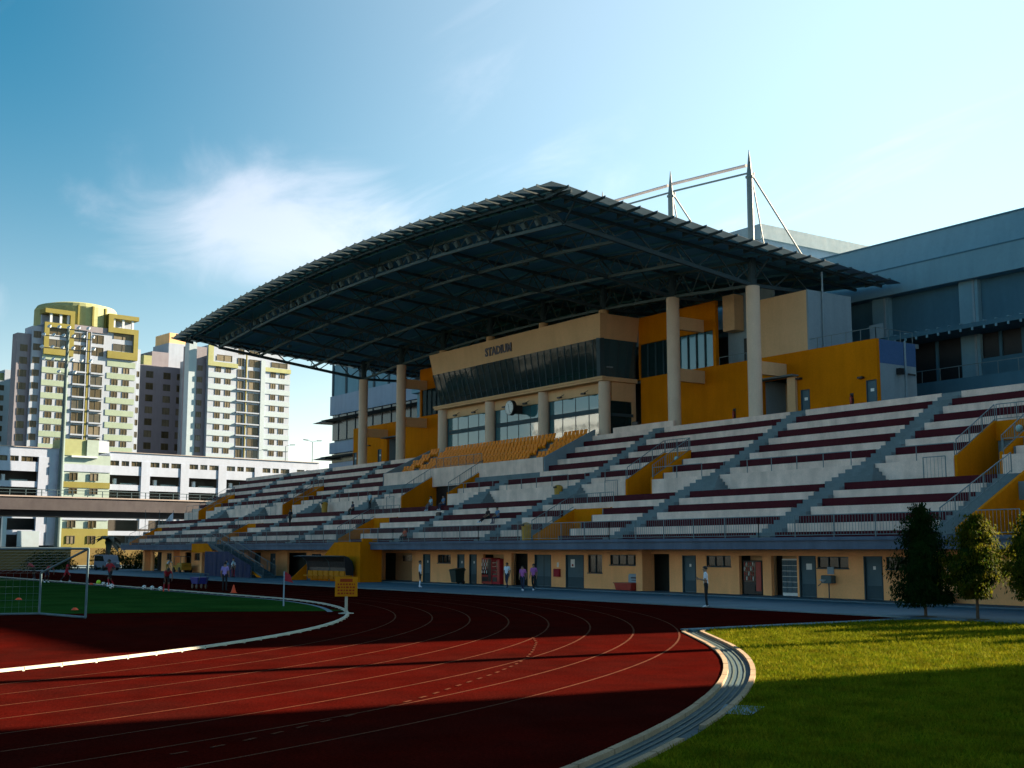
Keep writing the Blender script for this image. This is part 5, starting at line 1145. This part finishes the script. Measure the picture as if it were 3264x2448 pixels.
# small field buggy and van under the far end of the stand
bg_ = tag(empty('field_buggy', (-128, 46.2, .1)), 'small yellow field buggy parked under the far half of the stand', 'buggy')
x, y = -128.0, 46.0
b = MB(); b.bbox(x-1.3, x+1.2, y-.6, y+.6, .35, .85, .08); b.bbox(x-.2, x+1.2, y-.55, y+.55, .85, 1.1, .06); b.build('body', 'bin_yellow', bg_); b = MB()
for sx in (-1.1, .9):
    for s in (-.55, .55): b.bar((x+sx, y+s, .8), (x+sx*.9, y+s*.9, 1.75), .04)
b.box(x-1.15, x+.95, y-.6, y+.6, 1.75, 1.8); b.build('roof_frame', 'steel_light', bg_)
for sx in (-.85, .8):
    for s in (-.6, .6): q = MB(); q.prism([(x+sx+.28*math.cos(t), .38+.28*math.sin(t)) for t in np.linspace(0, 6.28, 15)[:-1]], 1, y+s-.1, y+s+.1); q.build('wheel', 'black', bg_)
vn = tag(empty('parked_van', (-147, 46.5, .04)), 'dark grey van parked at the far left end of the stand', 'van'); x, y = -150.0, 44.6
b = MB(); b.prism([(x-2.3, .4), (x+2.3, .4), (x+2.35, 1.0), (x+1.9, 1.15), (x+1.2, 1.85), (x-2.2, 1.9), (x-2.35, 1.1)], 1, y-.85, y+.85); b.build('body', 'cl_grey', vn); b = MB(); b.prism([(x+1.75, 1.15), (x+1.15, 1.75), (x-2.0, 1.78), (x-2.1, 1.15)], 1, y-.87, y+.87); b.build('window', 'window_dark', vn)
for sx in (-1.5, 1.5):
    for s in (-.8, .8): q = MB(); q.prism([(x+sx+.33*math.cos(t), .37+.33*math.sin(t)) for t in np.linspace(0, 6.28, 17)[:-1]], 1, y+s-.1, y+s+.1); q.build('wheel', 'black', vn)
for s in (-.6, .6): MB().box(x+2.3, x+2.37, y+s-.18, y+s+.18, .8, .98).build('headlight', 'white_plain', vn)

# ------------------------------------------------------------------ people
def person(label, loc, face, pose='stand', shirt='cl_white', legs='cl_black', shoe='cl_white', skin='skin', h=1.7, socks=None, long_sleeve=False, bare_leg=False, long_hair=False, prop=None, lean=0., arms=None, leg=None):
    """skinned figure; local frame faces +Y"""
    J = dict(pel=(0,0,.95), sp=(0,.01,1.13), ch=(0,.0,1.33), nk=(0,.0,1.47), hd=(0,.025,1.56), top=(0,.015,1.655))
    hipw, shw = .09, .175
    sit = pose == 'sit'
    bend = {'stand': lean, 'sit': .12, 'bend': .95, 'run': .22}.get(pose, lean)
    def up(v, z0):                                                      # bend the torso forward about the pelvis
        y, z = v[1], v[2]-z0; return (v[0], y*math.cos(bend)+z*math.sin(bend), z0+z*math.cos(bend)-y*math.sin(bend))
    z0 = .95
    for k in ('sp', 'ch', 'nk', 'hd', 'top'): J[k] = up(J[k], z0)
    for s, n in ((-1, 'l'), (1, 'r')):
        J['sh'+n] = up((s*shw, -.005, 1.40), z0); J['hip'+n] = (s*hipw, 0, .90)
    def arm(n, s, el, wr): J['el'+n] = el; J['wr'+n] = wr
    A = arms or {'stand': [((-.23,-.03,1.12), (-.23,.07,.88)), ((.23,-.03,1.12), (.23,.07,.88))], 'bend': [((-.24,.55,1.0), (-.2,.62,.74)), ((.24,.55,1.0), (.2,.62,.74))], 'run': [((-.27,-.14,1.14), (-.22,.10,1.05)), ((.27,.18,1.17), (.2,.38,1.28))], 'sit': [((-.22,.12,1.13), (-.14,.33,1.02)), ((.22,.12,1.13), (.14,.33,1.02))]}[pose]
    for (el, wr), n, s in zip(A, 'lr', (-1, 1)): arm(n, s, el, wr)
    Lg = leg or {'stand': [((-.095,.02,.49), (-.10,-.02,.09)), ((.095,.02,.49), (.11,-.02,.09))], 'bend': [((-.13,.06,.50), (-.15,-.05,.09)), ((.13,.06,.50), (.15,-.05,.09))], 'run': [((-.10,.28,.58), (-.10,.20,.16)), ((.10,-.14,.52), (.11,-.42,.17))], 'sit': [((-.12,.42,.95), (-.12,.46,.52)), ((.12,.42,.95), (.12,.46,.52))]}[pose]
    for (kn, an), n in zip(Lg, 'lr'):
        J['kn'+n] = kn; J['an'+n] = an; J['to'+n] = (an[0]*1.12, an[1]+.17, max(an[2]-.055, .03))
        J['he'+n] = (an[0], an[1]-.045, max(an[2]-.05, .035))
    for n in 'lr':
        e, w = Vector(J['el'+n]), Vector(J['wr'+n]); J['ha'+n] = tuple(w+(w-e).normalized()*.085)
    rad = dict(pel=(.155,.115), sp=(.135,.105), ch=(.165,.115), nk=(.055,.06), hd=(.082,.10), top=(.06,.075), hip=(.085,.085), kn=(.056,.058), an=(.038,.042), to=(.036,.028), he=(.036,.034), sh=(.062,.062), el=(.043,.043), wr=(.028,.032), ha=(.036,.018))
    names = list(J); idx = {k: i for i, k in enumerate(names)}
    E = [('pel','sp'),('sp','ch'),('ch','nk'),('nk','hd'),('hd','top')]
    for n in 'lr': E += [('ch','sh'+n),('sh'+n,'el'+n),('el'+n,'wr'+n),('wr'+n,'ha'+n),('pel','hip'+n),('hip'+n,'kn'+n),('kn'+n,'an'+n),('an'+n,'to'+n),('an'+n,'he'+n)]
    me = bpy.data.meshes.new('person_skel'); me.from_pydata([J[k] for k in names], [(idx[a], idx[c]) for a, c in E], [])
    o = bpy.data.objects.new('person_skel', me); COL.objects.link(o); md = o.modifiers.new('skin', 'SKIN'); md.use_smooth_shade = True
    sv_ = me.skin_vertices[0].data
    for k in names:
        b_ = k if k in rad else k[:-1]; sv_[idx[k]].radius = rad[b_]; sv_[idx[k]].use_root = (k == 'pel')
    o.modifiers.new('sub', 'SUBSURF').levels = 1; o.modifiers['sub'].render_levels = 1
    dg_ = bpy.context.evaluated_depsgraph_get(); m2 = bpy.data.meshes.new_from_object(o.evaluated_get(dg_)); bpy.data.objects.remove(o)
    mats = [shirt, legs, shoe, skin, socks or skin]
    for m in mats: m2.materials.append(MATS[m])
    segs = []
    for a, c in E:
        b_ = (a, c); pa, pc = Vector(J[a]), Vector(J[c])
        if c in ('sp','ch','nk') or c[:2] == 'sh': mi = 0
        elif c in ('hd','top'): mi = 3
        elif c[:2] == 'el': mi = 0
        elif c[:2] == 'wr': mi = 0 if long_sleeve else 3
        elif c[:2] == 'ha': mi = 3
        elif c[:3] == 'hip' : mi = 1
        elif c[:2] == 'kn': mi = 1
        elif c[:2] == 'an': mi = 4 if (socks or bare_leg) else 1
        else: mi = 2
        segs.append((pa, pc, mi, c))
    for p in m2.polygons:
        p.use_smooth = True; best = 9
        for pa, pc, mi, c in segs:
            d = pc-pa; t = max(0, min(1, (p.center-pa).dot(d)/d.length_squared)); q = (p.center-(pa+d*t)).length
            if q < best:
                best = q; p.material_index = mi
                if c == 'nk' and t > .75: p.material_index = 3
                if c[:2] == 'sh' and False: pass
                if c[:2] == 'el' and not long_sleeve and t > .72: p.material_index = 3
                if c[:2] == 'kn' and bare_leg and t > .8: p.material_index = 3
                if c[:2] == 'an' and socks and t < .15: p.material_index = 3
    sc = h/1.7
    # fingers and thumb, rooted in the palm
    bm = bmesh.new(); bm.from_mesh(m2)
    for n, s in (('l', -1), ('r', 1)):
        w, ha = Vector(J['wr'+n]), Vector(J['ha'+n]); d = (ha-w).normalized(); side = d.cross(Vector((s, .2, 0))).normalized(); nrm = d.cross(side).normalized()
        fs = [(i, .068 if i in (1, 2) else .055) for i in range(4)]
        chains = [(ha+side*(-.024+.016*i), (d+nrm*.12).normalized(), L) for i, L in fs]+[(w.lerp(ha, .45)+side*-.028, (d*.6-side*.7).normalized(), .05)]
        for base, dr_, L in chains:
            pts = [base-dr_*.012, base+dr_*L*.5, base+(dr_+nrm*.45).normalized()*L]; ring_ = []
            for k, p in enumerate(pts):
                a_ = dr_.orthogonal().normalized(); b2 = dr_.cross(a_); r0 = (.0095, .0085, .006)[k]
                ring_.append([bm.verts.new(p+(a_*math.cos(t)+b2*math.sin(t))*r0) for t in (0, 1.257, 2.513, 3.770, 5.027)])
            for k in range(2):
                for i in range(5): f = bm.faces.new((ring_[k][i], ring_[k][(i+1)%5], ring_[k+1][(i+1)%5], ring_[k+1][i])); f.material_index = 3
            f = bm.faces.new(ring_[2]); f.material_index = 3
    # nose, ears
    hd, tp = Vector(J['hd']), Vector(J['top']); ax = (tp-hd).normalized(); fw = Vector((0, math.cos(bend), -math.sin(bend)*.9)).normalized()
    for off, r0 in ((fw*.098+ax*.005, .016), (Vector((.084, 0, 0))+ax*.01, .017), (Vector((-.084, 0, 0))+ax*.01, .017)):
        k = bmesh.ops.create_icosphere(bm, subdivisions=1, radius=r0, matrix=Matrix.Translation(hd+off))
        for v in k['verts']:
            for f in v.link_faces: f.material_index = 3
    bm.to_mesh(m2); bm.free()
    m2.transform(Matrix.Scale(sc, 4)); m2.name = 'person'
    po = inst('person', m2, None, loc, (0, 0, face)); tag(po, label, 'person')
    hb_ = bmesh.new(); bmesh.ops.create_uvsphere(hb_, u_segments=12, v_segments=8, radius=1)
    for v in list(hb_.verts):
        if v.co.z < (-.15 if v.co.y < .2 else .35): v.co.z = max(v.co.z, -.75 if long_hair and v.co.y < .1 else -.15 if v.co.y < .2 else .35)
    rot = Vector((0, 0, 1)).rotation_difference(ax).to_matrix().to_4x4()
    for v in hb_.verts: v.co = (Matrix.Translation(hd+ax*.035-fw*.012)@rot@Matrix.Diagonal((.093, .112, .112, 1)))@v.co*1.0
    hm = bpy.data.meshes.new('hair'); hb_.to_mesh(hm); hb_.free(); hm.transform(Matrix.Scale(sc, 4)); hm.materials.append(MATS['hair'])
    for p in hm.polygons: p.use_smooth = True
    ho = inst('hair', hm, po)
    return po
def fz(dx, dy): return math.atan2(-dx, dy)       # heading so that local +Y points along (dx, dy)
phone_arms = [((-.23,.02,1.12), (-.1,.30,1.17)), ((.23,.02,1.12), (.06,.31,1.18))]
person('man in white shirt and black trousers looking at his phone at the track edge', (-38.9, 36.85, .0), fz(-.75, -.66), shirt='cl_white', legs='cl_black', shoe='cl_white', h=1.74, arms=phone_arms, lean=.04)
ph = MB().bbox(-.04, .04, -.09, .09, -.006, .006, .003).build('mobile_phone', 'black'); ph.location = Vector((-38.9, 36.85, 1.25))+Vector((-.75, -.66, 0))*.36; ph.rotation_euler = (R(35), 0, fz(-.75, -.66)); tag(ph, 'black mobile phone held by the man in the white shirt', 'phone')
person('person in white top and dark shorts standing alone on the apron', (-69.1, 40.5, .04), fz(.5, .8), shirt='cl_white', legs='cl_black', shoe='cl_white', h=1.72, socks='cl_white', bare_leg=True, long_sleeve=True)
walk = [((-.10,.16,.50), (-.10,.22,.09)), ((.10,-.02,.49), (.10,-.24,.11))]
person('person in white top and dark trousers, left of the three walking by the doorway', (-65.2, 44.6, .04), fz(.4, -.9), shirt='cl_white', legs='cl_navy', shoe='cl_grey', h=1.6, leg=walk)
person('person in pink top and dark trousers, middle of the three walking', (-59.9, 42.1, .04), fz(.6, -.8), shirt='cl_pink', legs='cl_navy', shoe='cl_white', h=1.5, leg=walk, lean=.15)
person('person in pink top with long hair and black trousers, right of the three walking', (-60.0, 42.95, .04), fz(.5, -.8), shirt='cl_pink', legs='cl_black', shoe='cl_white', h=1.58, leg=walk, long_hair=True)
person('running football player in red shirt and black shorts beside the white football', (-80.5, 24.2, .012), fz(.5, -.9), 'run', 'cl_red', 'cl_black', 'cl_white', h=1.85, socks='cl_red', skin='skin_dark', bare_leg=True)
person('football player in red bending forward, hands on knees, at the pitch edge', (-71.6, 24.8, .012), fz(1, -.15), 'bend', 'cl_red', 'cl_black', 'orange_cone', h=1.66, socks='cl_red', bare_leg=True, skin='skin_dark')
person('player in red bib bending over, leftmost of the trio behind the goal', (-108.2, 26.2, .012), fz(-.6, -.8), 'bend', 'cl_red', 'cl_black', 'cl_grey', h=1.75, socks='cl_black', bare_leg=True, skin='skin_dark')
person('player in red bending forward, middle of the trio behind the goal', (-96.2, 24.2, .012), fz(.9, .3), 'bend', 'cl_red', 'cl_navy', 'cl_white', h=1.66, socks='cl_black', bare_leg=True, skin='skin_dark')
person('player in red striding right, rightmost of the trio behind the goal', (-95.0, 25.3, .012), fz(.6, .8), 'run', 'cl_red', 'cl_red', 'cl_white', h=1.6, socks='cl_black', bare_leg=True, skin='skin_dark')
person('player in red cut off by the left edge of the picture', (-113.2, 24.3, .012), fz(-.5, -.9), 'stand', 'cl_red', 'cl_black', 'cl_grey', h=1.66, socks='cl_red', bare_leg=True, skin='skin_dark')
person('person in dark trousers and pale violet top standing by the orange cone', (-70.9, 28.1, .0), fz(-.7, .6), shirt='cl_violet', legs='cl_black', shoe='cl_black', h=1.72)
person('man in light blue shirt and dark trousers standing on the apron', (-102.9, 41.5, .04), fz(.3, .9), shirt='cl_sky', legs='cl_black', shoe='cl_black', h=1.72)
person('person in white cap and top with red shorts before the blue tarpaulin', (-103.8, 41.9, .04), fz(.5, -.8), shirt='cl_white', legs='cl_red', shoe='cl_black', h=1.55)
person('person in dark blue top before the blue tarpaulin, left of the white one', (-105.6, 42.0, .04), fz(.5, -.8), shirt='cl_blue', legs='cl_navy', shoe='cl_black', h=1.5)
person('worker in white shirt leaning over the yellow buggy', (-129.9, 45.0, .04), fz(.9, .4), 'bend', shirt='cl_white', legs='bin_yellow', shoe='cl_black', h=1.7)
# spectators on the benches
def seated(label, x, y, zseat, **k): return person(label, (x, y, zseat-.83*k.get('h', 1.65)/1.7), fz(k.pop('fx', 0.), -1), 'sit', **k)
person('spectator in blue-grey top standing on the walkway of the stand', (-96.3, 51.3, 5.86), fz(.3, -1), shirt='cl_sky', legs='cl_black', shoe='cl_black', h=1.6)
seated('spectator in dark clothes sitting low on the walkway edge', -97.6, 50.35, 5.86, shirt='cl_navy', legs='cl_black', shoe='cl_black', h=1.6)
seated('spectator in grey top, left of the pair below the central opening', -84.3, 50.4, 5.86, shirt='cl_sky', legs='cl_grey', shoe='cl_white', h=1.6)
seated('spectator in blue and white top, right of the pair below the central opening', -82.4, 50.4, 5.86, shirt='cl_blue', legs='cl_navy', shoe='cl_white', h=1.6)
seated('spectator in black with legs stretched, left of the lower pair', -72.1, 47.75, 4.57, shirt='cl_black', legs='cl_black', shoe='cl_white', h=1.6, leg=[((-.12,.42,.90), (-.14,.78,.62)), ((.12,.42,.90), (.14,.78,.62))])
seated('spectator in dark blue, right of the lower pair', -70.9, 47.75, 4.57, shirt='cl_blue', legs='cl_navy', shoe='cl_grey', h=1.6)
seated('spectator in orange shirt sitting by the front rail', -79.3, 45.2, 3.28, shirt='cl_orange', legs='cl_black', shoe='cl_black', h=1.55)
person('spectator in black walking down the steps far along the lower benches', (-105.6, 48.0, 4.58), fz(.6, -.8), shirt='cl_black', legs='cl_black', shoe='cl_black', h=1.6, leg=walk)
bgk = tag(MB().bbox(-.35, .35, -.15, .15, 0, .28, .06).build('sports_bag', 'black'), 'black sports bag lying on the cream parapet beside the orange seats', 'bag'); bgk.location = (-71.8, 61.05, 11.9)
bg2 = tag(MB().bbox(-.3, .3, -.15, .15, 0, .3, .07).build('sports_bag', 'black'), 'black backpack on the bench beside the aisle below the seated pair', 'bag'); bg2.location = (-80.6, 48.85, 4.99)
